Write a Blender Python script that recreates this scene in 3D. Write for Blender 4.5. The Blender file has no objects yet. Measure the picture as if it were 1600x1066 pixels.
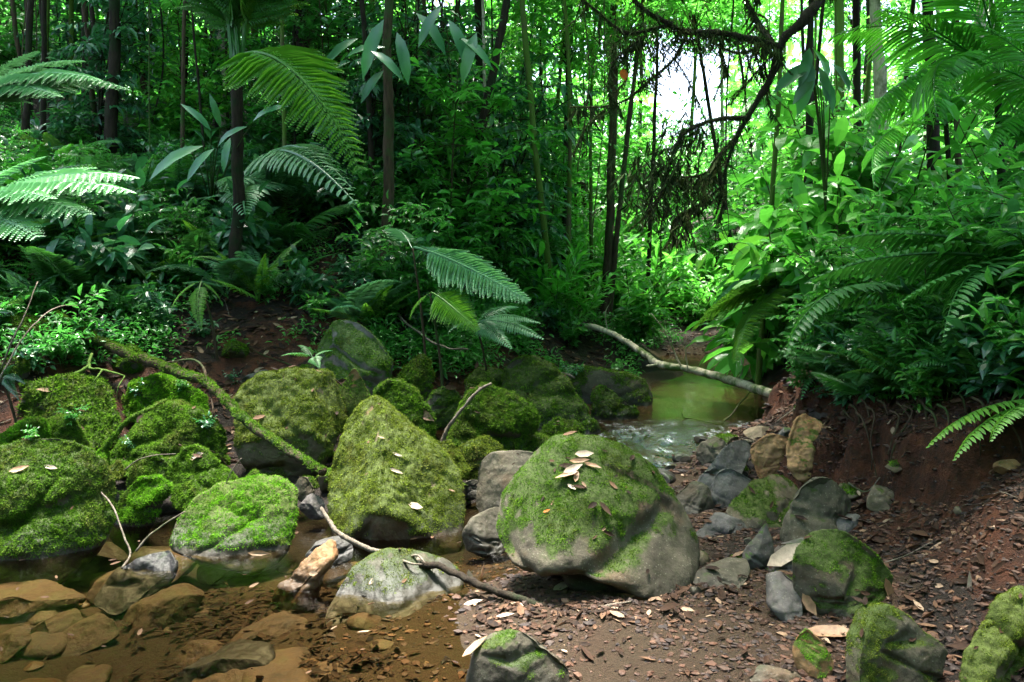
import bpy, bmesh, math, random
import numpy as np
from mathutils import Vector, Matrix
from mathutils.bvhtree import BVHTree
RNG = np.random.default_rng(11)
random.seed(5)
scene = bpy.context.scene
C = scene.collection
# ---------------------------------------------------------------- camera
FPX, CX, CY, HOR, CAMZ = 1256.0, 800.0, 533.0, 430.0, 1.5
PITCH = math.atan((CY-HOR)/FPX)
cam_d = bpy.data.cameras.new('camera'); cam = bpy.data.objects.new('camera', cam_d); C.objects.link(cam)
cam.location = (0, 0, CAMZ); cam.rotation_euler = (math.pi/2-PITCH, 0, 0)
cam_d.sensor_width = 36; cam_d.lens = 36*FPX/1600; cam_d.clip_start = .05; cam_d.clip_end = 500
scene.camera = cam
# ---------------------------------------------------------------- light
SUN_EL, SUN_AZ = math.radians(74), math.radians(-20)     # azimuth from +Y towards +X
w = bpy.data.worlds.new('World'); scene.world = w; w.use_nodes = True
nt = w.node_tree; bg = nt.nodes['Background']
sky = nt.nodes.new('ShaderNodeTexSky'); sky.sky_type = 'NISHITA'; sky.sun_disc = False
sky.sun_elevation = SUN_EL; sky.sun_rotation = SUN_AZ; sky.air_density = 1.0; sky.dust_density = 4.0; sky.ozone_density = .6
nt.links.new(sky.outputs[0], bg.inputs[0]); bg.inputs[1].default_value = 0.07
sun_d = bpy.data.lights.new('sun', 'SUN'); sun_d.energy = 5; sun_d.angle = math.radians(18); sun_d.color = (1, .96, .88)
sun = bpy.data.objects.new('sun', sun_d); C.objects.link(sun)
sv = Vector((math.cos(SUN_EL)*math.sin(SUN_AZ), math.cos(SUN_EL)*math.cos(SUN_AZ), math.sin(SUN_EL)))
sun.rotation_euler = sv.to_track_quat('Z', 'Y').to_euler(); sun.location = (0, 0, 30)
vs = scene.view_settings; vs.view_transform = 'Standard'; vs.look = 'None'; vs.gamma = 1; vs.use_curve_mapping = False
vs.exposure = 3.98
cy = scene.cycles
cy.max_bounces = 9; cy.diffuse_bounces = 6; cy.glossy_bounces = 2; cy.transmission_bounces = 4; cy.transparent_max_bounces = 6
cy.use_denoising = True; cy.caustics_reflective = False; cy.caustics_refractive = False
cy.sample_clamp_indirect = 6
# ---------------------------------------------------------------- pixel -> world
cp, sp = math.cos(PITCH), math.sin(PITCH)
def ray(px, py):
    u = (px-CX)/FPX; v = (CY-py)/FPX
    return np.array([u, cp+v*sp, -sp+v*cp])
def D(px, py, Y):
    r = ray(px, py); t = Y/r[1]; return np.array([r[0]*t, Y, CAMZ+r[2]*t])
def G(px, py, z):
    r = ray(px, py); t = (z-CAMZ)/r[2]; return np.array([r[0]*t, r[1]*t, z])
def proj(P):
    x, y, z = P[..., 0], P[..., 1], P[..., 2]-CAMZ
    f = y*cp-z*sp; v = y*sp+z*cp
    return CX+FPX*x/f, CY-FPX*v/f, f
# ---------------------------------------------------------------- noise
def _h(i, j, k, s):
    n = (i*374761393+j*668265263+k*2147483647+s*144269)&0xffffffff
    n = ((n ^ (n >> 13))*1274126177)&0xffffffff
    n = (n ^ (n >> 16))*2246822519&0xffffffff
    return ((n ^ (n >> 15))&0xffff)/32767.5-1
def vnoise(P, s=0):
    P = np.asarray(P, float); i = np.floor(P).astype(np.int64); f = P-i; f = f*f*(3-2*f)
    r = 0
    for a in (0, 1):
        for b in (0, 1):
            for c in (0, 1):
                wt = (f[..., 0] if a else 1-f[..., 0])*(f[..., 1] if b else 1-f[..., 1])*(f[..., 2] if c else 1-f[..., 2])
                r = r+wt*_h(i[..., 0]+a, i[..., 1]+b, i[..., 2]+c, s)
    return r
def fbm(P, o=4, s=0, g=.5):
    P = np.asarray(P, float); r = 0; a = 1; t = 0
    for k in range(o):
        r = r+a*vnoise(P*2.03**k+7.3*k, s+k); t += a; a *= g
    return r/t
def sstep(a, b, x):
    t = np.clip((x-a)/(b-a), 0, 1); return t*t*(3-2*t)
# ---------------------------------------------------------------- mesh building
def mk(name, V, F, mat, parent=None, smooth=True, attrs=None, loc=None):
    V = np.asarray(V, np.float32).reshape(-1, 3); me = bpy.data.meshes.new(name)
    groups = [np.asarray(f, np.int32) for f in (F if isinstance(F, list) else [F]) if len(f)]
    if loc is not None: V = V-np.asarray(loc, np.float32)
    me.vertices.add(len(V)); me.vertices.foreach_set('co', V.ravel())
    nl = sum(g.size for g in groups); npoly = sum(len(g) for g in groups)
    me.loops.add(nl); me.polygons.add(npoly)
    me.loops.foreach_set('vertex_index', np.concatenate([g.ravel() for g in groups]))
    ls = []; o = 0
    for g in groups:
        k = g.shape[1]; ls.append(o+np.arange(len(g))*k); o += g.size
    me.polygons.foreach_set('loop_start', np.concatenate(ls).astype(np.int32))
    me.polygons.foreach_set('use_smooth', np.full(npoly, smooth))
    for an, av in (attrs or {}).items():
        at = me.attributes.new(an, 'FLOAT', 'POINT'); at.data.foreach_set('value', np.asarray(av, np.float32))
    me.update(calc_edges=True)
    if mat: me.materials.append(mat)
    ob = bpy.data.objects.new(name, me); C.objects.link(ob)
    if parent is not None: ob.parent = parent
    if loc is not None: ob.location = loc
    return ob
def empty(name, loc, rz=0, sc=1):
    o = bpy.data.objects.new(name, None); C.objects.link(o); o.location = tuple(float(a) for a in loc); o.rotation_euler = (0, 0, rz)
    o.scale = (sc, sc, sc) if np.isscalar(sc) else sc; o.empty_display_size = .1; return o
def tag(o, label=None, cat=None, group=None, kind=None):
    if label: o['label'] = label
    if cat: o['category'] = cat
    if group: o['group'] = group
    if kind: o['kind'] = kind
    return o
def copy_tree(o, parent=None):
    c = o.copy(); C.objects.link(c); c.parent = parent
    for ch in o.children: copy_tree(ch, c)
    return c
class MB:
    def __init__(s): s.V = []; s.Q = []; s.T = []; s.n = 0; s.A = []
    def add(s, V, Q=None, T=None, a=0.):
        V = np.asarray(V, float).reshape(-1, 3)
        if Q is not None and len(Q): s.Q.append(np.asarray(Q)+s.n)
        if T is not None and len(T): s.T.append(np.asarray(T)+s.n)
        s.V.append(V); s.A.append(np.broadcast_to(a, (len(V),))); s.n += len(V)
    def build(s, name, mat, parent=None, smooth=True, loc=None, attr='rnd'):
        F = []
        if s.Q: F.append(np.concatenate(s.Q))
        if s.T: F.append(np.concatenate(s.T))
        return mk(name, np.concatenate(s.V), F, mat, parent, smooth, {attr: np.concatenate(s.A)}, loc)
def spline(P, n):
    P = np.asarray(P, float); m = len(P)
    if m < 3: return P[0]+(P[-1]-P[0])*np.linspace(0, 1, n)[:, None]
    E = np.vstack([2*P[0]-P[1], P, 2*P[-1]-P[-2]]); t = np.linspace(0, m-1-1e-9, n); i = t.astype(int); f = (t-i)[:, None]
    a, b, c, d = E[i], E[i+1], E[i+2], E[i+3]
    return .5*((2*b)+(-a+c)*f+(2*a-5*b+4*c-d)*f*f+(-a+3*b-3*c+d)*f**3)
def tube_geo(P, R, ns=8, rough=0, seed=0, sc=12):
    P = np.asarray(P, float); n = len(P); R = np.broadcast_to(R, (n,)).astype(float)
    T = np.gradient(P, axis=0); T /= np.linalg.norm(T, axis=1)[:, None]+1e-9
    ref = np.array([0, 0, 1.]) if abs(T[:, 2]).mean() < .75 else np.array([1., 0, 0])
    A = np.cross(T, ref); A /= np.linalg.norm(A, axis=1)[:, None]+1e-9; B = np.cross(T, A)
    th = np.arange(ns)*2*np.pi/ns
    ring = A[:, None]*np.cos(th)[None, :, None]+B[:, None]*np.sin(th)[None, :, None]
    V = P[:, None]+ring*R[:, None, None]
    if rough: V = V+ring*(rough*R[:, None]*fbm(V*sc, 3, seed))[..., None]
    V = V.reshape(-1, 3)
    i = np.arange(n-1)[:, None]*ns; j = np.arange(ns)[None]; k = (j+1) % ns
    Q = np.stack([i+j, i+k, i+ns+k, i+ns+j], -1).reshape(-1, 4)
    V = np.vstack([V, P[0]-T[0]*R[0]*.3, P[-1]+T[-1]*R[-1]*.6]); c0, c1 = n*ns, n*ns+1
    j = np.arange(ns); k = (j+1) % ns
    Tt = np.vstack([np.stack([k, j, np.full(ns, c0)], 1), np.stack([(n-1)*ns+j, (n-1)*ns+k, np.full(ns, c1)], 1)])
    return V, Q, Tt
# leaf templates: (t along, w across, h up) and triangles
def tm(v, f): return np.array(v, float), np.array(f)
LEAF2 = tm([(0, 0, 0), (.45, .5, .07), (1, 0, -.12), (.45, -.5, .07)], [(0, 2, 1), (0, 3, 2)])
LEAF8 = tm([(0, 0, 0), (.3, 0, 0), (.65, 0, -.03), (1, 0, -.18), (.22, .36, .08), (.6, .42, .05), (.22, -.36, .08), (.6, -.42, .05)],
           [(0, 1, 4), (1, 5, 4), (1, 2, 5), (2, 3, 5), (0, 6, 1), (1, 6, 7), (1, 7, 2), (2, 7, 3)])
DEAD = tm([(0, 0, .05), (.3, 0, .0), (.65, 0, .01), (1, 0, .10), (.22, .36, .09), (.6, .4, .14), (.22, -.36, .02), (.6, -.42, .07)], LEAF8[1])
STRAP = tm([(0, 0, 0), (.25, .4, .03), (.25, -.4, .03), (.5, .5, .0), (.5, -.5, .0), (.78, .4, -.13), (.78, -.4, -.13), (1, 0, -.3), (.25, 0, 0), (.5, 0, -.03), (.78, 0, -.16)],
           [(0, 8, 1), (0, 2, 8), (1, 8, 9), (1, 9, 3), (8, 2, 4), (8, 4, 9), (3, 9, 10), (3, 10, 5), (9, 4, 6), (9, 6, 10), (5, 10, 7), (10, 6, 7)])
BLADE = tm([(0, .5, 0), (0, -.5, 0), (1, 0, 0)], [(0, 1, 2)])
def unit(a): return a/(np.linalg.norm(a, axis=-1, keepdims=True)+1e-9)
def leaves(P, Dr, N, L, W, tmpl, rnd=None):
    tv, tf = tmpl; n = len(P); Dr = unit(Dr); S = unit(np.cross(N, Dr)); H = np.cross(Dr, S)
    L = np.broadcast_to(L, (n,)); W = np.broadcast_to(W, (n,))
    V = P[:, None]+Dr[:, None]*(L[:, None]*tv[:, 0])[..., None]+S[:, None]*(W[:, None]*tv[:, 1])[..., None]+H[:, None]*(L[:, None]*tv[:, 2])[..., None]
    F = (tf[None]+(np.arange(n)*len(tv))[:, None, None]).reshape(-1, 3)
    r = np.repeat(RNG.random(n) if rnd is None else rnd, len(tv))
    return V.reshape(-1, 3), F, r
def rdir(n, rng=RNG): return unit(rng.normal(size=(n, 3)))
# ---------------------------------------------------------------- materials
def newmat(name):
    m = bpy.data.materials.new(name); m.use_nodes = True; n = m.node_tree; n.nodes.clear()
    out = n.nodes.new('ShaderNodeOutputMaterial'); return m, n, out
def N(n, t, **k):
    x = n.nodes.new(t)
    for a, v in k.items():
        if a.startswith('i_'):
            kk = a[2:]; x.inputs[int(kk) if kk.isdigit() else kk.replace('_', ' ')].default_value = v
        else: setattr(x, a, v)
    return x
def ramp(n, src, stops):
    r = n.nodes.new('ShaderNodeValToRGB'); e = r.color_ramp.elements
    while len(e) < len(stops): e.new(.5)
    for i, (p, c) in enumerate(stops): e[i].position = p; e[i].color = (*c, 1)
    n.links.new(src, r.inputs[0]); return r.outputs[0]
def mixc(n, fac, a, b, mode='MIX'):
    m = n.nodes.new('ShaderNodeMix'); m.data_type = 'RGBA'; m.blend_type = mode
    for s, v in ((0, fac), (6, a), (7, b)):
        if hasattr(v, 'links'): n.links.new(v, m.inputs[s])
        else: m.inputs[s].default_value = v if s == 0 else (*v, 1)
    return m.outputs[2]
def math_(n, op, a, b=0., c=None):
    m = n.nodes.new('ShaderNodeMath'); m.operation = op
    for s, v in ((0, a), (1, b), (2, c)):
        if v is None: continue
        if hasattr(v, 'links'): n.links.new(v, m.inputs[s])
        else: m.inputs[s].default_value = v
    return m.outputs[0]
def mapr(n, v, a, b, c=0., d=1.):
    m = n.nodes.new('ShaderNodeMapRange'); n.links.new(v, m.inputs[0])
    for i, x in enumerate((a, b, c, d)): m.inputs[i+1].default_value = x
    return m.outputs[0]
def noise(n, vec, sc, det=5, ro=.6, dist=0.):
    t = N(n, 'ShaderNodeTexNoise', i_Scale=sc, i_Detail=det, i_Roughness=ro, i_Distortion=dist)
    if vec is not None: n.links.new(vec, t.inputs[0])
    return t.outputs[0]
def pos(n): return n.nodes.new('ShaderNodeNewGeometry').outputs['Position']
def objc(n): return n.nodes.new('ShaderNodeTexCoord').outputs['Object']
def attr(n, a): return N(n, 'ShaderNodeAttribute', attribute_name=a).outputs['Fac']
def orand(n): return n.nodes.new('ShaderNodeObjectInfo').outputs['Random']
def princ(n, out, col, rough=.8, spec=.3, bump=None, bs=.5, bd=.01, transl=None, tf=.4):
    p = n.nodes.new('ShaderNodeBsdfPrincipled')
    for s, v in (('Base Color', col), ('Roughness', rough), ('Specular IOR Level', spec)):
        if hasattr(v, 'links'): n.links.new(v, p.inputs[s])
        else: p.inputs[s].default_value = (*v, 1) if s == 'Base Color' else v
    if bump is not None:
        b = N(n, 'ShaderNodeBump', i_Strength=bs, i_Distance=bd); n.links.new(bump, b.inputs['Height']); n.links.new(b.outputs[0], p.inputs['Normal'])
    if transl is not None:
        t = n.nodes.new('ShaderNodeBsdfTranslucent'); n.links.new(transl, t.inputs[0])
        m = n.nodes.new('ShaderNodeMixShader'); m.inputs[0].default_value = tf
        n.links.new(p.outputs[0], m.inputs[1]); n.links.new(t.outputs[0], m.inputs[2]); n.links.new(m.outputs[0], out.inputs[0])
    else: n.links.new(p.outputs[0], out.inputs[0])
    return p
def leafmat(name, dark, light, trans, rough=.35, spec=.5, tf=.42):
    m, n, out = newmat(name)
    r = math_(n, 'ADD', math_(n, 'MULTIPLY', attr(n, 'rnd'), .65), math_(n, 'MULTIPLY', orand(n), .35))
    c = ramp(n, r, [(.05, dark), (.75, light), (.97, (light[0]*1.9+.02, light[1]*1.25, light[2]))])
    t = ramp(n, r, [(.05, tuple(x*.55 for x in trans)), (.8, trans), (1, (trans[0]*1.8, trans[1]*1.15, trans[2]))])
    princ(n, out, c, rough, spec, transl=t, tf=tf); return m
M = {}
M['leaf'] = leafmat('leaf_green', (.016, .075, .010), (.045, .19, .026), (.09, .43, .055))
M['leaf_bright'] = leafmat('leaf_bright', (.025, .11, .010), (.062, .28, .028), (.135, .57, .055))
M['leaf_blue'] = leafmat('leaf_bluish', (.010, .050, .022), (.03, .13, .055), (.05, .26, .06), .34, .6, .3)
M['fern'] = leafmat('fern_green', (.018, .075, .018), (.05, .19, .04), (.09, .36, .04), .45, .5, .36)
M['fern_pale'] = leafmat('fern_pale', (.05, .14, .06), (.10, .27, .12), (.14, .40, .12), .42, .6, .3)
M['fern_yellow'] = leafmat('fern_yellow', (.05, .14, .02), (.10, .26, .03), (.17, .45, .03), .5, .4, .45)
M['palm'] = leafmat('palm_green', (.02, .10, .015), (.05, .24, .02), (.12, .55, .03), .35, .5, .5)
def barkmat(name, c0, c1, moss, ma=.5):
    m, n, out = newmat(name); o = pos(n)
    sep = N(n, 'ShaderNodeMapping', i_Scale=(14, 14, 3.)); n.links.new(o, sep.inputs[0])
    a = noise(n, sep.outputs[0], 2.2, 8, .7); col = ramp(n, a, [(.3, c0), (.7, c1)])
    b = noise(n, o, 3.1, 5, .65)
    col = mixc(n, mapr(n, b, .62-ma*.35, .72-ma*.3), col, moss)
    princ(n, out, col, .9, .15, bump=a, bs=.9, bd=.02); return m
M['bark'] = barkmat('bark_brown', (.012, .008, .005), (.075, .050, .030), (.025, .045, .012), .35)
M['bark_pale'] = barkmat('bark_pale', (.16, .13, .09), (.50, .44, .33), (.05, .08, .02), .35)
M['bark_dark'] = barkmat('bark_dark', (.006, .004, .003), (.030, .022, .014), (.010, .018, .006), .3)
M['bark_moss'] = barkmat('bark_mossy', (.03, .025, .015), (.11, .09, .05), (.055, .10, .015), .85)
M['stem'] = barkmat('stem_green', (.02, .03, .008), (.05, .08, .02), (.03, .07, .01), .4)
M['twig'] = barkmat('twig_grey', (.05, .038, .028), (.20, .165, .13), (.06, .08, .03), .1)
def rockmat(name, c0, c1, mossc, wet=True, stain=(.10, .05, .02)):
    m, n, out = newmat(name); p = pos(n)
    a = noise(n, p, 5, 8, .62); b = noise(n, p, 38, 6, .7); c = noise(n, p, 2.1, 4, .55, .6)
    col = ramp(n, a, [(.3, c0), (.52, tuple((x+y)/2 for x, y in zip(c0, c1))), (.72, c1)])
    col = mixc(n, mapr(n, c, .52, .7, 0, .65), col, stain)
    col = mixc(n, mapr(n, b, .35, .75, 0, .55), col, (.05, .04, .03))
    sp_ = N(n, 'ShaderNodeTexVoronoi', i_Scale=55.); n.links.new(p, sp_.inputs[0])
    col = mixc(n, mapr(n, sp_.outputs[0], .12, .2, .5, 0.), col, (.20, .19, .15))
    mo = attr(n, 'moss'); e = math_(n, 'ADD', mo, math_(n, 'MULTIPLY', math_(n, 'SUBTRACT', noise(n, p, 24, 6, .75), .5), 1.5))
    mcol = mixc(n, mapr(n, noise(n, p, 60, 4, .7), .3, .7), tuple(x*.35 for x in mossc), mossc)
    col = mixc(n, mapr(n, e, .0, .5, .0, .6), col, tuple(x*.5 for x in mossc)); col = mixc(n, mapr(n, e, .42, .66, 0, .9), col, mcol)
    z = N(n, 'ShaderNodeSeparateXYZ'); n.links.new(p, z.inputs[0])
    wz = math_(n, 'ADD', z.outputs[2], math_(n, 'MULTIPLY', math_(n, 'SUBTRACT', a, .5), .06))
    y = z.outputs[1]; lev = mapr(n, y, 5.2, 7.0, 0, .17)
    wf = mapr(n, math_(n, 'SUBTRACT', wz, lev), .05, .19, .92, 0.)
    col = mixc(n, wf, col, mixc(n, .8, col, (.0, .0, .0)))
    ro = mapr(n, wf, 0, .85, .88, .5)
    pr = princ(n, out, col, ro, .2, bump=math_(n, 'ADD', a, math_(n, 'MULTIPLY', b, .25)), bs=.7, bd=.025)
    return m
M['rock'] = rockmat('rock_grey', (.034, .030, .021), (.105, .092, .064), (.042, .066, .012))
M['rock_warm'] = rockmat('rock_brown', (.050, .038, .024), (.16, .125, .08), (.06, .085, .014), stain=(.16, .075, .03))
M['rock_orange'] = rockmat('rock_orange', (.14, .06, .02), (.36, .21, .10), (.06, .09, .015), stain=(.20, .07, .02))
M['rock_slate'] = rockmat('rock_slate', (.045, .042, .040), (.135, .125, .12), (.05, .09, .02), stain=(.09, .06, .05))
def bedmat():
    m, n, out = newmat('submerged_stone'); p = pos(n); a = noise(n, p, 6, 6, .6); b = noise(n, p, 40, 5, .7)
    col = ramp(n, a, [(.3, (.015, .009, .006)), (.5, (.040, .021, .011)), (.62, (.038, .032, .012)), (.75, (.062, .034, .015))])
    col = mixc(n, mapr(n, b, .4, .8, 0, .5), col, (.06, .03, .012))
    princ(n, out, col, .7, .3, bump=math_(n, 'ADD', a, b), bs=.5, bd=.02); return m
M['bed'] = bedmat()
def mossmat(name, d, l, tr):
    m, n, out = newmat(name); p = pos(n)
    r = math_(n, 'ADD', math_(n, 'MULTIPLY', attr(n, 'rnd'), .6), math_(n, 'MULTIPLY', noise(n, p, 9, 4, .6), .55))
    c = ramp(n, r, [(.25, tuple(x*.22 for x in d)), (.52, d), (.85, l)])
    c = mixc(n, mapr(n, noise(n, p, 4.5, 5, .7, .5), .50, .66, 0, .75), c, mixc(n, mapr(n, attr(n, 'rnd'), .2, .8), (.035, .028, .010), (.13, .115, .035)))
    t = mixc(n, .5, c, tr); princ(n, out, c, .85, .05, transl=t, tf=.28); return m
M['moss'] = mossmat('moss_green', (.036, .078, .008), (.115, .23, .014), (.13, .30, .02))
M['moss_bright'] = mossmat('moss_bright', (.06, .15, .008), (.17, .40, .018), (.16, .46, .02))
M['moss_olive'] = mossmat('moss_olive', (.060, .085, .010), (.17, .235, .028), (.2, .26, .03))
M['moss_hang'] = mossmat('moss_hanging', (.022, .034, .012), (.07, .10, .035), (.09, .15, .04))
def deadmat():
    m, n, out = newmat('dry_leaf_brown'); r = attr(n, 'rnd')
    c = ramp(n, r, [(.0, (.007, .004, .003)), (.4, (.020, .010, .006)), (.7, (.048, .024, .014)), (.9, (.12, .068, .040)), (1, (.32, .23, .16))])
    c = mixc(n, mapr(n, noise(n, objc(n), 45, 4, .7), .45, .7, 0, .5), c, (.05, .025, .012))
    princ(n, out, c, .8, .15, transl=c, tf=.15); return m
M['dead'] = deadmat()
def simple(name, c, rough=.6, spec=.4, tf=.15):
    m, n, out = newmat(name); cc = mixc(n, mapr(n, noise(n, objc(n), 30, 5, .7), .4, .65, 0, .8), c, tuple(x*.45 for x in c))
    princ(n, out, cc, rough, spec, transl=cc, tf=tf); return m
M['dead_pale'] = simple('dry_leaf_pale', (.36, .28, .21)); M['dead_orange'] = simple('dead_leaf_orange', (.75, .16, .02), tf=.5)
M['dead_tan'] = simple('dry_leaf_tan', (.27, .15, .08))
def pebmat():
    m, n, out = newmat('pebble_mixed')
    c = ramp(n, attr(n, 'rnd'), [(0, (.008, .006, .007)), (.25, (.020, .012, .010)), (.5, (.060, .024, .012)), (.75, (.030, .019, .015)), (.95, (.075, .034, .017)), (1, (.16, .10, .06))])
    c = mixc(n, mapr(n, noise(n, pos(n), 80, 4), .4, .7, 0, .4), c, (.06, .04, .03)); princ(n, out, c, .7, .2); return m
M['pebble'] = pebmat()
def groundmat():
    m, n, out = newmat('forest_ground'); p = pos(n)
    a = noise(n, p, 3, 8, .7); b = noise(n, p, 45, 6, .75); g = noise(n, p, 240, 3, .7)
    soil = ramp(n, b, [(.3, (.006, .0035, .002)), (.55, (.020, .012, .007)), (.75, (.045, .026, .014))])
    clay = ramp(n, noise(n, p, 9, 8, .75), [(.35, (.016, .006, .002)), (.58, (.085, .026, .009)), (.78, (.17, .062, .024))])
    sand = ramp(n, g, [(.3, (.026, .014, .007)), (.55, (.068, .036, .017)), (.78, (.16, .10, .055))])
    sand = mixc(n, mapr(n, a, .4, .65, 0, .45), sand, (.05, .042, .018))
    sa = math_(n, 'ADD', attr(n, 'sand'), math_(n, 'MULTIPLY', math_(n, 'SUBTRACT', b, .5), .5))
    cl = math_(n, 'ADD', attr(n, 'clay'), math_(n, 'MULTIPLY', math_(n, 'SUBTRACT', a, .5), 1.6))
    col = mixc(n, mapr(n, cl, .4, .6), soil, clay); col = mixc(n, mapr(n, sa, .35, .6), col, sand)
    princ(n, out, col, .85, .25, bump=math_(n, 'ADD', b, math_(n, 'MULTIPLY', g, .4)), bs=1., bd=.06); return m
M['ground'] = groundmat()
def watermat():
    m, n, out = newmat('stream_water'); p = pos(n)
    z = N(n, 'ShaderNodeSeparateXYZ'); n.links.new(p, z.inputs[0])
    mp = N(n, 'ShaderNodeMapping', i_Scale=(1.0, .45, 1)); n.links.new(p, mp.inputs[0])
    h = math_(n, 'ADD', noise(n, mp.outputs[0], 5, 3, .5), math_(n, 'MULTIPLY', noise(n, p, 26, 3, .6), .18))
    rf = attr(n, 'riffle'); hh = math_(n, 'ADD', math_(n, 'MULTIPLY', h, .6), math_(n, 'MULTIPLY', math_(n, 'MULTIPLY', noise(n, p, 13, 3, .6), rf), .6))
    bp = N(n, 'ShaderNodeBump', i_Strength=.5, i_Distance=.04); n.links.new(hh, bp.inputs['Height'])
    tr = n.nodes.new('ShaderNodeBsdfTransparent')
    n.links.new(mixc(n, mapr(n, attr(n, 'deep'), 0, 1), (.73, .66, .47), (.62, .54, .34)), tr.inputs[0])
    di = N(n, 'ShaderNodeBsdfDiffuse'); di.inputs[0].default_value = (.080, .048, .020, 1)
    m0 = n.nodes.new('ShaderNodeMixShader'); n.links.new(mapr(n, attr(n, 'deep'), 0, 1, .0, .5), m0.inputs[0]); n.links.new(tr.outputs[0], m0.inputs[1]); n.links.new(di.outputs[0], m0.inputs[2])
    fo = N(n, 'ShaderNodeBsdfDiffuse'); fo.inputs[0].default_value = (.75, .78, .82, 1)
    m1 = n.nodes.new('ShaderNodeMixShader'); n.links.new(math_(n, 'MULTIPLY', math_(n, 'MULTIPLY', rf, mapr(n, noise(n, p, 2.6, 3, .5), .47, .56)), mapr(n, noise(n, mp.outputs[0], 17, 6, .8), .50, .64, 0, .55)), m1.inputs[0]); n.links.new(m0.outputs[0], m1.inputs[1]); n.links.new(fo.outputs[0], m1.inputs[2])
    gl = N(n, 'ShaderNodeBsdfGlossy'); gl.inputs['Roughness'].default_value = .05; n.links.new(bp.outputs[0], gl.inputs['Normal'])
    fr = N(n, 'ShaderNodeFresnel', i_IOR=1.34); n.links.new(bp.outputs[0], fr.inputs['Normal'])
    m2 = n.nodes.new('ShaderNodeMixShader'); n.links.new(fr.outputs[0], m2.inputs[0]); n.links.new(m1.outputs[0], m2.inputs[1]); n.links.new(gl.outputs[0], m2.inputs[2])
    n.links.new(m2.outputs[0], out.inputs[0]); return m
M['water'] = watermat()
# ---------------------------------------------------------------- terrain
def wl(y): return .15*sstep(5.4, 6.9, y)            # water level: lower pool, riffle, upper pool
CP = []
def g_(px, py, z): CP.append(G(px, py, z))
def d_(px, py, Y): CP.append(D(px, py, Y))
def r_(x, y, z): CP.append(np.array([x, y, z]))
for a in [(-100, 1066, -.17), (200, 1066, -.17), (450, 1066, -.12), (620, 1066, -.06), (740, 1050, -.01), (0, 950, -.2), (300, 960, -.15), (500, 1000, -.10), (640, 990, -.05),
          (740, 930, .01), (560, 870, -.10), (300, 850, -.16), (100, 860, -.2), (640, 860, -.10), (740, 850, -.08), (820, 950, .05), (900, 1000, .06), (950, 1060, .05),
          (1100, 1000, .09), (1100, 900, .10), (1200, 1060, .10), (1300, 960, .13), (1200, 850, .12), (1450, 1000, .16), (1400, 880, .2), (1600, 1000, .25), (1600, 880, .42), (1500, 850, .32),
          (1300, 810, .18), (1180, 800, .1), (1100, 770, .05), (1020, 740, .02), (1050, 760, .06), (900, 740, -.05), (740, 780, .02), (700, 740, .06), (1290, 765, .24), (1400, 790, .30), (1560, 790, .52),
          (400, 780, .02), (200, 780, .06), (0, 740, .09), (500, 740, .1), (560, 790, .04), (300, 800, .0), (600, 700, .12), (330, 720, .12), (150, 700, .2), (760, 700, .08), (880, 700, .06), (700, 640, .25), (900, 650, .12), (820, 600, .35),
          (960, 690, .02), (1000, 660, .02), (1060, 690, .03), (1060, 660, -.02), (1060, 620, -.02), (1120, 640, -.03), (1100, 590, -.02), (1160, 600, .0), (1090, 570, .02), (1040, 570, .06),
          (1180, 660, .06), (1235, 640, .18), (1215, 600, .25), (1215, 570, .4), (1100, 548, .2), (1000, 600, .22), (985, 570, .35), (1000, 545, .5)]: g_(*a)
for a in [(1310, 650, 5.35), (1420, 590, 5.3), (1500, 552, 5.2), (1600, 540, 4.8), (1290, 610, 7), (1400, 530, 7), (1300, 540, 8.5), (1500, 470, 8), (1420, 440, 11), (1280, 480, 12), (1600, 430, 10),
          (0, 620, 6.0), (100, 590, 6.4), (250, 585, 6.8), (400, 565, 7.1), (430, 500, 7.6), (300, 490, 7.6), (100, 490, 7.2), (-60, 500, 6.8), (370, 440, 8.2), (200, 400, 8.6), (0, 370, 8), (0, 270, 10.5), (150, 230, 12), (300, 205, 13),
          (550, 330, 11), (450, 300, 11), (500, 450, 8.6), (600, 520, 7.8), (700, 540, 8.2), (650, 430, 9.6), (800, 540, 9.2), (760, 440, 11.5), (850, 470, 13), (900, 560, 9.6), (930, 500, 13), (1000, 510, 15), (1100, 520, 15.5), (1180, 500, 15), (600, 220, 16), (800, 350, 18)]: d_(*a)
for a in [(2.3, 18, 1.0), (2, 24, 1.6), (5, 24, 2.2), (-2, 24, 5), (-8, 20, 5.5), (-14, 14, 5.2), (-12, 8, 3.2), (-9, 6, 1.9), (-7, 4, .8), (-5, 2.5, -.1), (-6, 1, -.1), (0, 1, -.05), (0, -2, .0), (-4, -3, 0), (3, 1, .35), (3.6, 3, .7), (5, 2, 1.0), (5, 5, 1.35), (8, 5, 2.0),
          (9, 9, 2.6), (8, 14, 2.8), (12, 18, 4), (0, 40, 5), (-20, 30, 7), (20, 30, 7), (20, 10, 5), (-18, 3, 4), (10, -4, 2), (8, 40, 4.5)]: r_(*a)
CP = np.array(CP)
def _phi(r2): return r2*np.log(r2+1e-9)*.5
_n = len(CP); _d2 = ((CP[:, None, :2]-CP[None, :, :2])**2).sum(-1)
_A = np.zeros((_n+3, _n+3)); _A[:_n, :_n] = _phi(_d2)+np.eye(_n)*.02; _A[:_n, _n] = 1; _A[:_n, _n+1:] = CP[:, :2]; _A[_n, :_n] = 1; _A[_n+1:, :_n] = CP[:, :2].T
_sol = np.linalg.solve(_A, np.concatenate([CP[:, 2], np.zeros(3)]))
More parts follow.
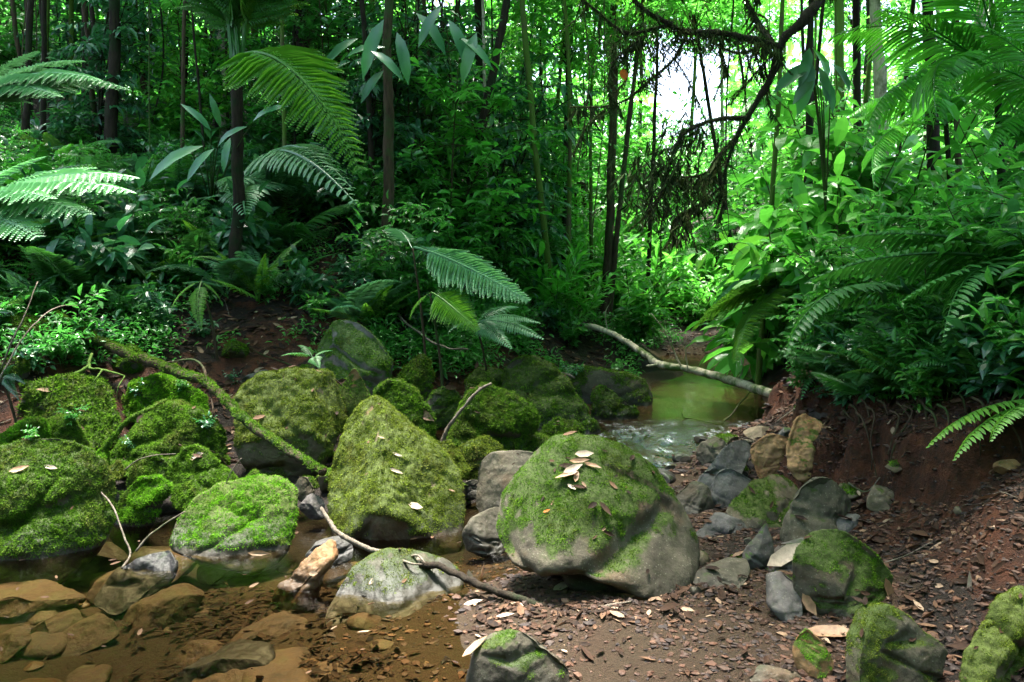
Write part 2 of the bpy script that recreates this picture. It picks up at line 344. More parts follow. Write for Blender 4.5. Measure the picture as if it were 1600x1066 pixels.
def height(x, y):
    sh = np.shape(x); xr, yr = np.ravel(x), np.ravel(y); xs = np.clip(xr, -20, 20); ys = np.clip(yr, -6, 40)
    z = np.zeros(len(xs))
    for s in range(0, len(xs), 20000):
        a, b = xs[s:s+20000], ys[s:s+20000]
        z[s:s+20000] = _phi((a[:, None]-CP[:, 0])**2+(b[:, None]-CP[:, 1])**2)@_sol[:_n]+_sol[_n]+_sol[_n+1]*a+_sol[_n+2]*b
    far = np.hypot(xr-xs, yr-ys); z = np.clip(z, -.3, 8)+np.minimum(far*.05, 5)
    P = np.stack([xr, yr, z*0], -1)
    hi = sstep(.1, .5, z-wl(yr))
    xl = np.interp(yr, [2.5, 3, 3.5, 4, 4.5, 5, 6, 7, 8, 9.5], [3.1, 2.6, 2.3, 2.1, 1.98, 1.95, 2.2, 2.5, 2.8, 3.3])+.24*vnoise(P*2.3, 17)+.10*vnoise(P*7, 18)+.04*vnoise(P*18, 19)
    dd = xr-xl; z = z+.27*sstep(-.02, .12, dd)*np.clip(1-dd/3., 0, 1)*sstep(2.6, 3.6, yr)*sstep(10, 8, yr)*sstep(0, .3, z+.1)
    z = z+fbm(P*.9, 4, 3)*(.03+.16*hi)+fbm(P*6, 3, 9)*(.008+.03*hi)
    return z.reshape(sh)
def axis(lo, hi, a, b, fine, grow):
    v = list(np.arange(a, b, fine)); s = fine
    while v[-1] < hi: s *= grow; v.append(v[-1]+s)
    s = fine
    while v[0] > lo: s *= grow; v.insert(0, v[0]-s)
    return np.array(v)
gx = axis(-140, 140, -4.5, 4.5, .03, 1.06); gy = axis(-60, 160, 2.3, 9, .03, 1.05)
X, Y = np.meshgrid(gx, gy); Z = height(X, Y); nx, ny = len(gx), len(gy)
TV = np.stack([X, Y, Z], -1).reshape(-1, 3)
i = (np.arange(ny-1)[:, None]*nx+np.arange(nx-1)[None]).ravel(); TQ = np.stack([i, i+1, i+nx+1, i+nx], 1)
gz = np.hypot(*np.gradient(Z, gy, gx)).ravel()
rel = TV[:, 2]-wl(TV[:, 1])
sand = sstep(.16, .03, rel)*(TV[:, 1] < 18)
sand *= np.maximum(np.maximum(sstep(4.5, 4.1, TV[:, 1]), sstep(.2, .6, TV[:, 0])), .12)
sand = np.maximum(sand, .8*sstep(.3, .0, np.hypot((TV[:, 0]-.5)/1.6, (TV[:, 1]-3.3)/.9)-.6))
clay = np.clip(sstep(.45, .9, gz), 0, 1)*.75*(TV[:, 1] < 9.5)
def blob(px, py, z, r):
    c = G(px, py, z); return np.exp(-((TV[:, 0]-c[0])**2+(TV[:, 1]-c[1])**2)/r**2)
clay = np.maximum(clay, .62*np.maximum(blob(420, 540, .85, .45), blob(240, 600, .6, .4))); clay = np.maximum(clay, 1.0*np.maximum(blob(1390, 720, .4, .45), blob(1450, 770, .4, .5)))
clay = np.maximum(clay, .7*blob(1290, 640, .5, .35))
ground = mk('ground', TV, TQ, M['ground'], attrs={'sand': sand, 'clay': clay})
tag(ground, 'dark leafy forest soil with red clay banks and an orange sandy stream edge', 'ground', kind='structure')
BV = BVHTree.FromPolygons([tuple(v) for v in TV], [tuple(q) for q in TQ])
def gnd(x, y):
    h = BV.ray_cast(Vector((x, y, 40)), Vector((0, 0, -1))); return h[0].z if h[0] else float(height(np.array([x]), np.array([y]))[0])
def hit(px, py):
    r = ray(px, py); h = BV.ray_cast(Vector((0, 0, CAMZ)), Vector(r).normalized()); return np.array(h[0]) if h[0] else None
# ---------------------------------------------------------------- water
wx = np.arange(-14, 9, .06); wy = np.concatenate([np.arange(-3, 2.4, .3), np.arange(2.4, 17.5, .06)])
X, Y = np.meshgrid(wx, wy); P0 = np.stack([X, Y, X*0], -1)
rif = sstep(5.2, 5.6, Y)*sstep(7.6, 7.0, Y)
rif = np.maximum(rif*sstep(0, .2, X), 0)
Zw = wl(Y)+fbm(P0*9, 3, 5)*.014*rif+fbm(P0*2.2, 2, 6)*.0015
i = (np.arange(len(wy)-1)[:, None]*len(wx)+np.arange(len(wx)-1)[None]).ravel()
Q = np.stack([i, i+1, i+len(wx)+1, i+len(wx)], 1)
Hg = height(X, Y).ravel(); keep = (Hg[Q] < Zw.ravel()[Q]+.03).any(1)
water = mk('stream_water', np.stack([X, Y, Zw], -1), Q[keep], M['water'], attrs={'riffle': rif.ravel(), 'deep': sstep(6.2, 8.5, Y).ravel()})
tag(water, 'shallow clear brown stream water running between mossy boulders', 'water', kind='structure')
# ---------------------------------------------------------------- boulders
_ico = {}
def ico(s):
    if s not in _ico:
        b = bmesh.new(); bmesh.ops.create_icosphere(b, subdivisions=s, radius=1)
        _ico[s] = (np.array([v.co[:] for v in b.verts]), np.array([[v.index for v in f.verts] for f in b.faces])); b.free()
    return _ico[s]
def mesh_normals(V, F):
    fn = np.cross(V[F[:, 1]]-V[F[:, 0]], V[F[:, 2]]-V[F[:, 0]]); n = np.zeros_like(V)
    for k in range(3): np.add.at(n, F[:, k], fn)
    return unit(n), np.linalg.norm(fn, axis=1)/2
SOLIDS = []
def rock_geo(outline, Yd, depth=.8, lean=.35, sub=6, seed=0, sq=.8, ridge=None, rough=1., facets=3, creases=(), soft=.045):
    rg = np.random.default_rng(seed+100)
    O = np.array([D(px, py, Yd) for px, py in outline])[:, [0, 2]]
    c = np.array([D(*ridge, Yd)[0], D(*ridge, Yd)[2]]) if ridge else (O.max(0)+O.min(0))/2*.5+O.mean(0)*.5
    On = np.roll(O, -1, 0); S = (O[:, None]+(On-O)[:, None]*np.linspace(0, 1, 24, endpoint=False)[None, :, None]).reshape(-1, 2)-c
    for _ in range(22): S = (np.roll(S, 1, 0)+S*2+np.roll(S, -1, 0))/4
    an = np.arctan2(S[:, 1], S[:, 0]); ra = np.hypot(S[:, 0], S[:, 1]); o = np.argsort(an); an, ra = an[o], ra[o]
    an = np.concatenate([an-2*np.pi, an, an+2*np.pi]); ra = np.tile(ra, 3)
    d, F = ico(sub); s = np.clip(np.hypot(d[:, 0], d[:, 2]), 0, 1); th = np.arctan2(d[:, 2], d[:, 0])
    # angular radius smoothed towards the pole so the middle has no star creases
    R = np.interp(th, an, ra); size = ra.mean(); R = R*s+size*(1-s)*1.0
    wd = np.ptp(O[:, 0]); hh = np.ptp(O[:, 1]); dp = depth*(wd+hh)/4
    x = R*np.cos(th)*s**sq; z = R*np.sin(th)*s**sq
    y = dp*np.sign(d[:, 1])*np.abs(d[:, 1])**.85
    P = np.stack([x, y, z], 1)
    fl = facets if isinstance(facets, list) else [(rg.uniform(-1, 1), -1. if k < facets+1 else 1., rg.uniform(-.5, 1.), rg.uniform(.66, .88)) for k in range(facets+4)]
    for a, b, e, q in fl:
        nn = unit(np.array([a, b, e])); h = P@nn; lim = np.quantile(h, q)
        w_ = soft*size; ov = w_*np.logaddexp(0, (h-lim)/w_); P = P-nn*(ov*.93)[:, None]
    for k, q in ((0, 0), (2, 1)):
        lo, hi = O[:, q].min()-c[q], O[:, q].max()-c[q]; p0, p1 = P[:, k].min(), P[:, k].max(); P[:, k] = lo+(P[:, k]-p0)*(hi-lo)/(p1-p0)
    P[:, 1] += lean*P[:, 2]
    P = P+np.array([c[0], Yd, c[1]])
    n, _ = mesh_normals(P, F)
    k = size
    P = P+n*(rough*(.10*k*fbm(P/(k*1.1), 3, seed)+.035*k*fbm(P/(k*.33), 3, seed+5)+.006*fbm(P*28, 3, seed+9)))[:, None]
    for (a0, a1, cw, cd) in creases:
        A0, A1 = D(*a0, Yd)[[0, 2]], D(*a1, Yd)[[0, 2]]; q = P[:, [0, 2]]; ab = A1-A0; t = np.clip(((q-A0)@ab)/(ab@ab), 0, 1); dd = np.linalg.norm(q-(A0+t[:, None]*ab), axis=1)+.02*fbm(P*9, 2, seed)
        P = P-n*(cd*np.exp(-(dd/cw)**2)*(P[:, 1] < Yd+.1)*np.sin(np.pi*np.clip(t*.9+.05, 0, 1))**.5)[:, None]
    return P, F, c
def moss_on(parent, P, F, mask, amount, mat, Lb, loc, cap=45000, seed=0, cover=2.0, droop=.3, off=0.):
    rg = np.random.default_rng(seed+77); n, ar = mesh_normals(P, F); fm = mask[F].mean(1)
    pr = ar*np.clip(fm, 0, 1); tot = pr.sum()
    cnt = int(min(cap, cover*tot/(.5*Lb*Lb*.42)))
    if tot <= 0 or cnt < 200: return
    f = rg.choice(len(F), cnt, p=pr/tot)
    u = rg.random((cnt, 2)); sw = u.sum(1) > 1; u[sw] = 1-u[sw]; T = P[F[f]]
    p = T[:, 0]+(T[:, 1]-T[:, 0])*u[:, :1]+(T[:, 2]-T[:, 0])*u[:, 1:]; nn = n[F[f, 0]]
    tuft = .5+.5*fbm(p*35, 2, seed)
    dr = unit(nn*.9+rdir(cnt, rg)*.95+np.array([0, 0, -droop])); L = Lb*rg.uniform(.55, 1.35, cnt)*(.6+.9*tuft)
    V, FF, r = leaves(p-nn*.002+nn*(tuft*.5*Lb+off)[:, None], dr, unit(nn+rdir(cnt, rg)*.7), L, L*.42, BLADE, np.clip(.15+.7*tuft*rg.uniform(.5, 1.3, cnt), 0, 1))
    mk('moss', V-np.asarray(loc), FF, mat, parent, False, {'rnd': r})
def boulder(name, label, outline, Yd, mat='rock', moss=.6, mm='moss', depth=.8, lean=.35, seed=0, group=None, cat='boulder', sub=None, bl=None, mf=None, **k):
    ppx = [a for a, b in outline]; hp = hit(sum(ppx)/len(ppx), max(b for a, b in outline)-6) if mat != 'bed' else None
    if hp is not None: Yd = min(Yd, hp[1]+.30*depth*np.ptp(ppx)/FPX*hp[1])
    if mat != 'bed' and 'creases' not in k:
        rc = np.random.default_rng(seed+900); X0, X1 = min(ppx), max(ppx); Y0, Y1 = min(q_[1] for q_ in outline), max(q_[1] for q_ in outline); w_ = (X1-X0)/FPX*Yd
        k['creases'] = [((X0+(X1-X0)*rc.uniform(.05, .4), Y0+(Y1-Y0)*rc.uniform(.2, .9)), (X0+(X1-X0)*rc.uniform(.6, .95), Y0+(Y1-Y0)*rc.uniform(.2, .9)), w_*rc.uniform(.02, .06), w_*rc.uniform(.03, .07)) for _ in range(2)]
    P, F, c = rock_geo(outline, Yd, depth, lean, sub or (6 if np.ptp([o[0] for o in outline]) > 60 else 5), seed, **k)
    if mat == 'bed': P[:, 2] = np.minimum(P[:, 2]-.03, -.02-.03*(1-np.exp(-np.maximum(P[:, 2]+.03, 0)*8)))
    n, _ = mesh_normals(P, F); z0 = P[:, 2].min(); loc = np.array([P[:, 0].mean(), P[:, 1].mean(), z0])
    rel = P[:, 2]-wl(P[:, 1]); patch = fbm(P*4.5, 4, seed+3)*.55+fbm(P*16, 3, seed+4)*.35
    mask = sstep(.50, .70, n[:, 2]*.40-.03+(moss-.10*(moss > .85))*.8+patch*(.55 if moss < .95 else .42)+(mf(P) if mf else 0))*sstep(.0, .05, rel) if moss > 0 else np.zeros(len(P))
    if moss > .7: P = P+n*(mask*(.016*Yd/5*(.4+fbm(P*10, 3, seed+21))+.012*np.abs(vnoise(P*26, seed+22))))[:, None]
    o = mk(name, P, F, M[mat], None, True, {'moss': mask}, loc); tag(o, label, cat, group)
    if moss > 0:
        thin = moss < .9; moss_on(o, P, F, sstep(.25, .9, mask)*(.3+.7*sstep(-.2, .3, fbm(P*11, 3, seed+8))) if thin else mask, moss, M[mm], bl or (.0019 if thin else .0025)*Yd, loc, seed=seed, cover=1.3 if thin else 2.0)
    SOLIDS.append((P, F)); return o
B = boulder; MBN = 'mossy_boulder'
B(MBN, 'tall peaked mossy boulder with a ridge down its middle, standing in the stream', [(502,760),(506,700),(520,668),(545,645),(568,638),(590,645),(622,678),(655,708),(690,735),(716,765),(728,800),(724,838),(704,866),(660,876),(610,868),(560,850),(522,825)], 4.65, 'rock_warm', .73, 'moss_olive', 1.15, .5, 1, facets=[(-.75,-.75,.3,.60),(.62,-.7,.42,.60),(.1,-1,-.6,.78),(0,1,.3,.85)], sq=.72, creases=[((590,800),(560,850),.04,.04)])
B('large_boulder', 'huge grey boulder with thin green moss on its shoulder, largest of all the rocks', [(776,835),(775,800),(800,770),(840,725),(875,700),(905,694),(950,699),(1000,722),(1040,750),(1075,790),(1098,830),(1102,862),(1080,888),(1030,908),(985,935),(940,946),(880,930),(838,905),(815,875),(788,855)], 4.0, 'rock', .52, 'moss', 1.0, .40, 2, facets=[(-.8,-.6,.35,.8),(.25,-.9,.45,.68),(.75,-.65,.3,.86),(-.15,-.8,-.75,.84),(0,1,.3,.85)], sq=.7, soft=.10, creases=[((850,895),(1060,790),.045,.05),((835,905),(950,915),.075,.17),((800,850),(850,905),.03,.03),((960,730),(1060,770),.05,.03)], mf=lambda P: .06-.20*sstep(.25, .95, P[:, 0])-.2*sstep(.45, .05, P[:, 2]))
B('flat_boulder', 'low flat-topped pale rock with a dark wet rim, lying in the shallow water', [(518,945),(548,905),(590,882),(640,879),(692,894),(720,918),(718,945),(690,968),(640,984),(580,984),(535,972)], 3.72, 'rock', .36, 'moss_olive', 1.5, 1.1, 3, facets=2, sq=.7)
B('smooth_boulder', 'smooth rounded grey rock with a green cap, cut by the bottom of the photo', [(728,1065),(745,1025),(775,1000),(815,987),(850,990),(880,1010),(889,1040),(880,1080),(830,1105),(760,1105)], 3.05, 'rock', .42, 'moss', 1.1, .3, 4, facets=1, sq=.65)
B(MBN, 'broad dark mossy boulder overhanging the brown pool at the left edge', [(-70,770),(-30,725),(10,705),(50,697),(92,705),(130,735),(157,775),(162,820),(145,870),(110,905),(20,915),(-60,890)], 4.35, 'rock', .98, 'moss', .9, .35, 5, facets=2)
B(MBN, 'small bright mossy boulder behind the two upright white twigs', [(165,795),(178,762),(205,750),(235,760),(259,795),(252,830),(225,856),(190,856),(168,835)], 4.75, 'rock', 1.0, 'moss_bright', .9, .3, 6)
B(MBN, 'vivid green mossy boulder with a bare grey patch on top, at the pool edge', [(282,805),(298,782),(330,768),(400,762),(440,762),(459,776),(462,800),(452,838),(425,868),(405,876),(370,868),(330,862),(290,845)], 4.45, 'rock_warm', .80, 'moss_bright', 1.0, .5, 7, ridge=(390,805), facets=2, sq=.72)
B(MBN, 'shaggy small mossy boulder touching a larger shaggy one on its side', [(204,745),(218,720),(243,712),(264,724),(276,765),(245,785),(212,775)], 5.0, 'rock', 1.0, 'moss', .9, .3, 8)
B(MBN, 'shaggy mossy boulder with a pale dead leaf on its top', [(262,740),(283,706),(315,697),(345,705),(368,728),(374,760),(340,785),(290,790)], 5.0, 'rock', 1.0, 'moss', .9, .3, 9)
B(MBN, 'wide humped mossy boulder with roots over it, mid pile at left', [(165,700),(185,665),(220,645),(265,636),(305,648),(330,675),(352,705),(300,735),(200,735),(165,720)], 5.55, 'rock', .92, 'moss', .9, .4, 10)
B(MBN, 'round dark leafy-mossed boulder farthest left below the clay bank', [(28,635),(45,602),(90,594),(140,600),(175,615),(187,650),(180,690),(120,715),(55,710),(28,675)], 6.0, 'rock', 1.05, 'moss', .9, .3, 11, bl=.024)
B(MBN, 'small mossy boulder with a seedling growing from its top', [(62,685),(78,657),(105,651),(130,672),(142,705),(105,728),(66,715)], 5.45, 'rock', 1.0, 'moss', .9, .3, 12)
B(MBN, 'mossy boulder tucked under the leaning mossy branch, leafy seedling on top', [(190,625),(212,599),(250,590),(290,598),(320,620),(318,650),(255,662),(198,655)], 6.25, 'rock', 1.0, 'moss_bright', .9, .4, 13)
B(MBN, 'big square-shouldered mossy block behind the peaked boulder', [(362,628),(398,601),(450,590),(488,586),(502,600),(512,635),(524,664),(512,695),(495,740),(440,760),(395,750),(370,700)], 5.9, 'rock_warm', .80, 'moss_olive', .8, .38, 14, facets=[(-.15,-.9,.4,.6),(.9,-.5,.25,.8),(0,-.9,-.6,.75),(0,.1,1,.9)], sq=.66)
B('grey_boulder', 'half-hidden grey rock with a green cap behind the square-shouldered block', [(360,612),(383,589),(410,578),(432,586),(430,612),(385,625)], 6.9, 'rock_slate', .35, 'moss', .8, .4, 15)
B(MBN, 'narrow upright mossy rock with an orange face beside the square-shouldered block', [(528,665),(532,612),(545,585),(562,576),(578,590),(580,625),(568,650),(545,680)], 6.0, 'rock_orange', .66, 'moss', .9, .3, 16)
B(MBN, 'sloping mossy slab with a tan dead leaf on its corner', [(576,603),(598,599),(640,625),(680,648),(676,668),(660,705),(630,712),(592,690),(577,650)], 5.65, 'rock', 1.05, 'moss', .7, .5, 17, facets=2)
B(MBN, 'tall dark rock face with a mossy stripe under the shrubs', [(486,550),(510,516),(560,503),(598,520),(612,560),(606,615),(570,650),(505,635),(488,590)], 7.2, 'rock_slate', .62, 'moss', .7, .3, 18)
B(MBN, 'dark pointed mossy rock in shadow behind the sloping slab', [(608,610),(624,573),(648,557),(664,570),(674,600),(674,640),(620,645)], 7.1, 'rock', .9, 'moss', .8, .3, 19)
B(MBN, 'large domed mossy boulder in the middle of the pile with a stick against it', [(703,690),(714,650),(733,616),(758,606),(800,621),(830,650),(838,684),(818,708),(770,715),(722,708)], 6.2, 'rock', 1.0, 'moss', .9, .45, 20, facets=2)
B(MBN, 'long mossy slab sloping down towards the upper pool', [(785,600),(793,570),(815,561),(850,575),(885,600),(912,635),(918,655),(895,675),(840,670),(798,640)], 7.2, 'rock', .78, 'moss', .8, .4, 21, facets=3)
B(MBN, 'dark mossy hump behind the domed boulder', [(728,600),(742,582),(770,578),(795,592),(800,625),(770,640),(735,632)], 7.6, 'rock', .85, 'moss', .8, .3, 22)
B(MBN, 'low mossy ledge rock between the sloping slab and the domed boulder', [(658,650),(678,618),(700,604),(720,608),(715,640),(700,668),(668,672)], 6.7, 'rock', .8, 'moss', .8, .3, 23)
B(MBN, 'wide dark rock with a thin moss top beside the upper pool', [(885,600),(912,576),(965,584),(1008,594),(1018,618),(1010,645),(960,650),(900,640)], 8.4, 'rock', .55, 'moss', .8, .2, 24)
B(MBN, 'small wedge-shaped mossy rock where the pool spills over', [(922,650),(934,613),(955,606),(980,625),(998,652),(972,668),(935,668)], 7.55, 'rock', .85, 'moss', .9, .3, 25)
B(MBN, 'low round mossy boulder with an orange leaf, in front of the long slab', [(834,685),(850,663),(875,655),(900,665),(910,692),(895,712),(850,715)], 6.5, 'rock', .98, 'moss', .9, .4, 26)
B(MBN, 'small mossy rock squeezed between the round boulder and the riffle', [(896,672),(912,655),(932,658),(941,685),(932,705),(905,705)], 6.8, 'rock', .85, 'moss', .9, .3, 27)
B(MBN, 'small mossy rock against the side of the peaked boulder', [(646,712),(665,691),(700,690),(724,703),(730,732),(715,758),(675,750)], 5.35, 'rock', 1.0, 'moss_olive', .9, .4, 28)
B(MBN, 'small mossy rock strewn with dry leaves behind the bare grey block', [(712,718),(730,693),(762,687),(790,700),(796,718),(772,740),(735,748)], 5.6, 'rock', .92, 'moss_olive', .9, .5, 29)
B('grey_boulder', 'bare grey block with a dark face, wedged behind the huge boulder', [(742,800),(746,742),(765,728),(810,720),(850,708),(882,715),(880,770),(850,815),(780,812)], 4.85, 'rock', .22, 'moss_olive', .9, .4, 30, facets=3, sq=.65)
B('grey_boulder', 'low wet stone between the peaked boulder and the huge boulder', [(722,835),(738,808),(775,799),(800,815),(800,850),(765,864),(730,856)], 4.35, 'rock', .0, depth=1.2, lean=.5, seed=31)
B('grey_boulder', 'rounded brown rock with a mossy cap on the gravel, behind the huge boulder', [(1130,795),(1148,766),(1180,748),(1215,747),(1246,760),(1254,785),(1236,818),(1185,826),(1145,820)], 4.85, 'rock_warm', .46, 'moss', .9, .5, 32, sq=.7)
B('grey_boulder', 'plain slate-grey rock between the leaning slab and the mossy-capped rock', [(1105,775),(1118,748),(1140,735),(1165,740),(1180,758),(1160,785),(1130,798),(1110,790)], 5.15, 'rock_slate', .12, 'moss', .9, .4, 33, sq=.7)
B('stone_slab', 'long grey slab leaning up from the stream edge', [(1075,770),(1102,735),(1148,700),(1180,696),(1186,710),(1162,735),(1137,760),(1100,785)], 5.5, 'rock_slate', 0, depth=.7, lean=.5, seed=34, sq=.7)
B('grey_boulder', 'pyramid-shaped grey rock at the foot of the clay bank', [(1214,845),(1220,810),(1244,772),(1268,750),(1292,755),(1322,780),(1345,803),(1325,832),(1290,850),(1250,855)], 4.6, 'rock', .33, 'moss', .9, .45, 35, sq=.72)
B(MBN, 'medium mossy boulder standing on the brown gravel', [(1242,910),(1258,870),(1290,846),(1325,839),(1360,850),(1390,880),(1403,912),(1390,950),(1350,972),(1300,978),(1258,955)], 3.8, 'rock', .66, 'moss', .95, .4, 36, facets=3)
B('stone_slab', 'flat grey slab partly under the medium mossy boulder on the gravel', [(1190,888),(1222,860),(1272,846),(1310,850),(1300,885),(1240,905)], 4.15, 'rock_slate', .1, 'moss', 1.3, 1.0, 37)
B(MBN, 'grey boulder with a mossy side, second from the bottom right corner', [(1314,1075),(1325,1015),(1355,975),(1395,957),(1440,965),(1480,990),(1489,1008),(1462,1050),(1450,1095),(1380,1110),(1320,1105)], 3.2, 'rock', .56, 'moss_olive', .95, .35, 38)
B(MBN, 'dark mossy boulder in the bottom right corner', [(1489,1010),(1500,975),(1530,945),(1570,935),(1625,945),(1665,1000),(1650,1070),(1560,1085),(1500,1055)], 3.25, 'rock_warm', .75, 'moss_olive', .9, .35, 39)
B('clay_rock', 'rough rust-stained rock embedded in the clay bank by the stream', [(1175,738),(1184,702),(1208,680),(1240,686),(1250,715),(1226,752),(1190,752)], 5.5, 'rock_orange', .2, 'moss_olive', .9, .3, 40, rough=2.2, facets=4)
B('clay_rock', 'taller rust-stained rock with a mossy crown against the clay bank', [(1230,700),(1246,662),(1275,654),(1302,668),(1316,705),(1308,750),(1270,765),(1240,745)], 5.5, 'rock_orange', .42, 'moss_olive', .9, .2, 41, rough=2.2, facets=4)
B('flat_stone', 'thin flat grey stone with splintered edges above the medium mossy boulder', [(1288,835),(1298,815),(1350,811),(1362,820),(1358,838),(1300,845)], 4.4, 'rock_slate', 0, depth=1.3, lean=1.2, seed=42, cat='stone')
B('grey_boulder', 'small greenish rock at the tail of the riffle', [(1088,715),(1096,694),(1118,684),(1140,690),(1144,710),(1125,730),(1098,730)], 6.0, 'rock', .35, 'moss', .9, .4, 43)
B('flat_stone', 'flat pale stone across the spill of the upper pool', [(967,678),(975,665),(1005,661),(1017,668),(1012,680),(975,684)], 7.3, 'rock_slate', 0, depth=1.4, lean=.8, seed=44, cat='stone')
B('wet_stone', 'dark wet stone with a mossy back in the riffle', [(1002,690),(1015,678),(1040,677),(1052,696),(1040,706),(1010,704)], 6.9, 'rock_slate', .45, 'moss', 1.0, .4, 45, cat='stone')
B('flat_stone', 'low greenish stone at the right shoulder of the huge boulder', [(1052,775),(1078,757),(1108,768),(1116,792),(1092,808),(1060,800)], 5.0, 'rock', .3, 'moss', 1.0, .6, 46, cat='stone')
B('flat_stone', 'long low stone sunk in gravel in front of the leaf pile', [(1082,918),(1108,896),(1148,885),(1178,888),(1165,903),(1112,930)], 3.9, 'rock', .12, 'moss_olive', 1.3, 1.2, 47, cat='stone')
B('flat_stone', 'pale grey stone sunk beside the medium mossy boulder on gravel', [(1198,945),(1206,912),(1230,900),(1248,915),(1250,950),(1222,968)], 3.75, 'rock_slate', 0, depth=.9, lean=.8, seed=48, cat='stone')
B('mossy_stone', 'small orange stone topped with a green moss cushion near the curled leaf', [(1243,1040),(1248,1003),(1270,992),(1292,1008),(1302,1042),(1280,1064),(1252,1062)], 3.15, 'rock_orange', .62, 'moss_bright', .9, .3, 49, cat='stone')
B('flat_stone', 'flat grey stone cut by the bottom edge on the gravel', [(1165,1078),(1185,1056),(1235,1052),(1258,1064),(1240,1085),(1180,1090)], 3.0, 'rock', .1, 'moss', 1.2, .9, 50, cat='stone')
B('mossy_stone', 'small dark upright stone with patchy moss beside the large tan leaf', [(1160,880),(1165,840),(1180,820),(1200,825),(1208,862),(1195,892),(1172,895)], 4.2, 'rock_slate', .45, 'moss', .9, .2, 51, cat='stone')
B('flat_stone', 'grey slab stone resting at the foot of the red clay cut', [(1355,795),(1365,770),(1385,760),(1402,768),(1408,792),(1385,806)], 4.85, 'rock_warm', .15, 'moss', .9, .4, 52, cat='stone')
B('flat_stone', 'long flat grey stone behind the huge boulder on the gravel', [(1085,825),(1110,806),(1145,815),(1180,832),(1165,848),(1110,845)], 4.6, 'rock_slate', .05, 'moss', 1.2, .8, 53, cat='stone')
B('mossy_stone', 'bright moss hump behind the broad dark boulder at the left edge', [(-5,735),(15,708),(45,698),(78,704),(84,735),(50,760),(0,760)], 5.0, 'rock', 1.0, 'moss_bright', .9, .4, 54, cat='stone')
B('mossy_stone', 'fist-sized mossy stone among twigs below the humped boulder', [(132,722),(140,706),(152,703),(165,715),(166,738),(148,748),(135,742)], 5.2, 'rock', .95, 'moss_bright', .9, .4, 55, cat='stone', sub=5)
B('mossy_stone', 'pair-sized mossy stone between the twigs and the shaggy boulders', [(163,735),(172,722),(188,724),(194,738),(186,750),(168,748)], 5.1, 'rock', .9, 'moss_olive', .9, .4, 56, cat='stone', sub=5)
B('mossy_stone', 'small mossy rock peeking out above the vivid green boulder', [(372,765),(376,747),(392,741),(408,750),(412,770),(390,778)], 4.95, 'rock', .9, 'moss', .9, .4, 57, cat='stone', sub=5)
B('pale_stone', 'small pale rounded stone beside the peaked boulder', [(460,765),(466,750),(480,747),(490,758),(490,775),(472,782)], 5.0, 'rock_warm', 0, depth=.9, lean=.3, seed=58, cat='stone')
B('pale_stone', 'small dark rounded stone under the pale one beside the peaked boulder', [(468,795),(474,778),(495,774),(508,785),(508,808),(484,812)], 4.8, 'rock_slate', .1, 'moss', .9, .3, 59, cat='stone')
B('pale_stone', 'pale stone in the gap between the small mossy rocks and grey block', [(716,770),(722,754),(740,750),(752,758),(750,775),(730,782)], 5.15, 'rock', .1, 'moss', .9, .3, 60, cat='stone')
B('wet_stone', 'tilted wet black rock with a mossy tip, breaking the pool surface', [(158,930),(175,898),(214,882),(254,871),(273,884),(267,905),(232,925),(192,940)], 3.98, 'rock_slate', .25, 'moss_olive', 1.2, .9, 61, cat='stone')
B('wet_stone', 'rough reddish rock standing out of the water beside the flat-topped rock', [(424,950),(438,915),(455,872),(480,857),(512,864),(521,882),(502,908),(497,948),(460,958)], 3.8, 'rock_orange', .05, 'moss_olive', .9, .5, 62, cat='stone', rough=1.8, facets=4)
B('wet_stone', 'low dark flat stone behind the rough reddish rock', [(478,868),(492,850),(525,845),(550,855),(552,872),(520,880)], 4.15, 'rock_slate', .15, 'moss', 1.2, .8, 63, cat='stone')
B('wet_stone', 'long wet grey-backed rock rising from the pool at the bottom edge', [(262,1085),(300,1052),(360,1028),(410,1024),(425,1036),(395,1062),(340,1090)], 3.12, 'rock_slate', .1, 'moss_olive', 1.2, .9, 64, cat='stone')
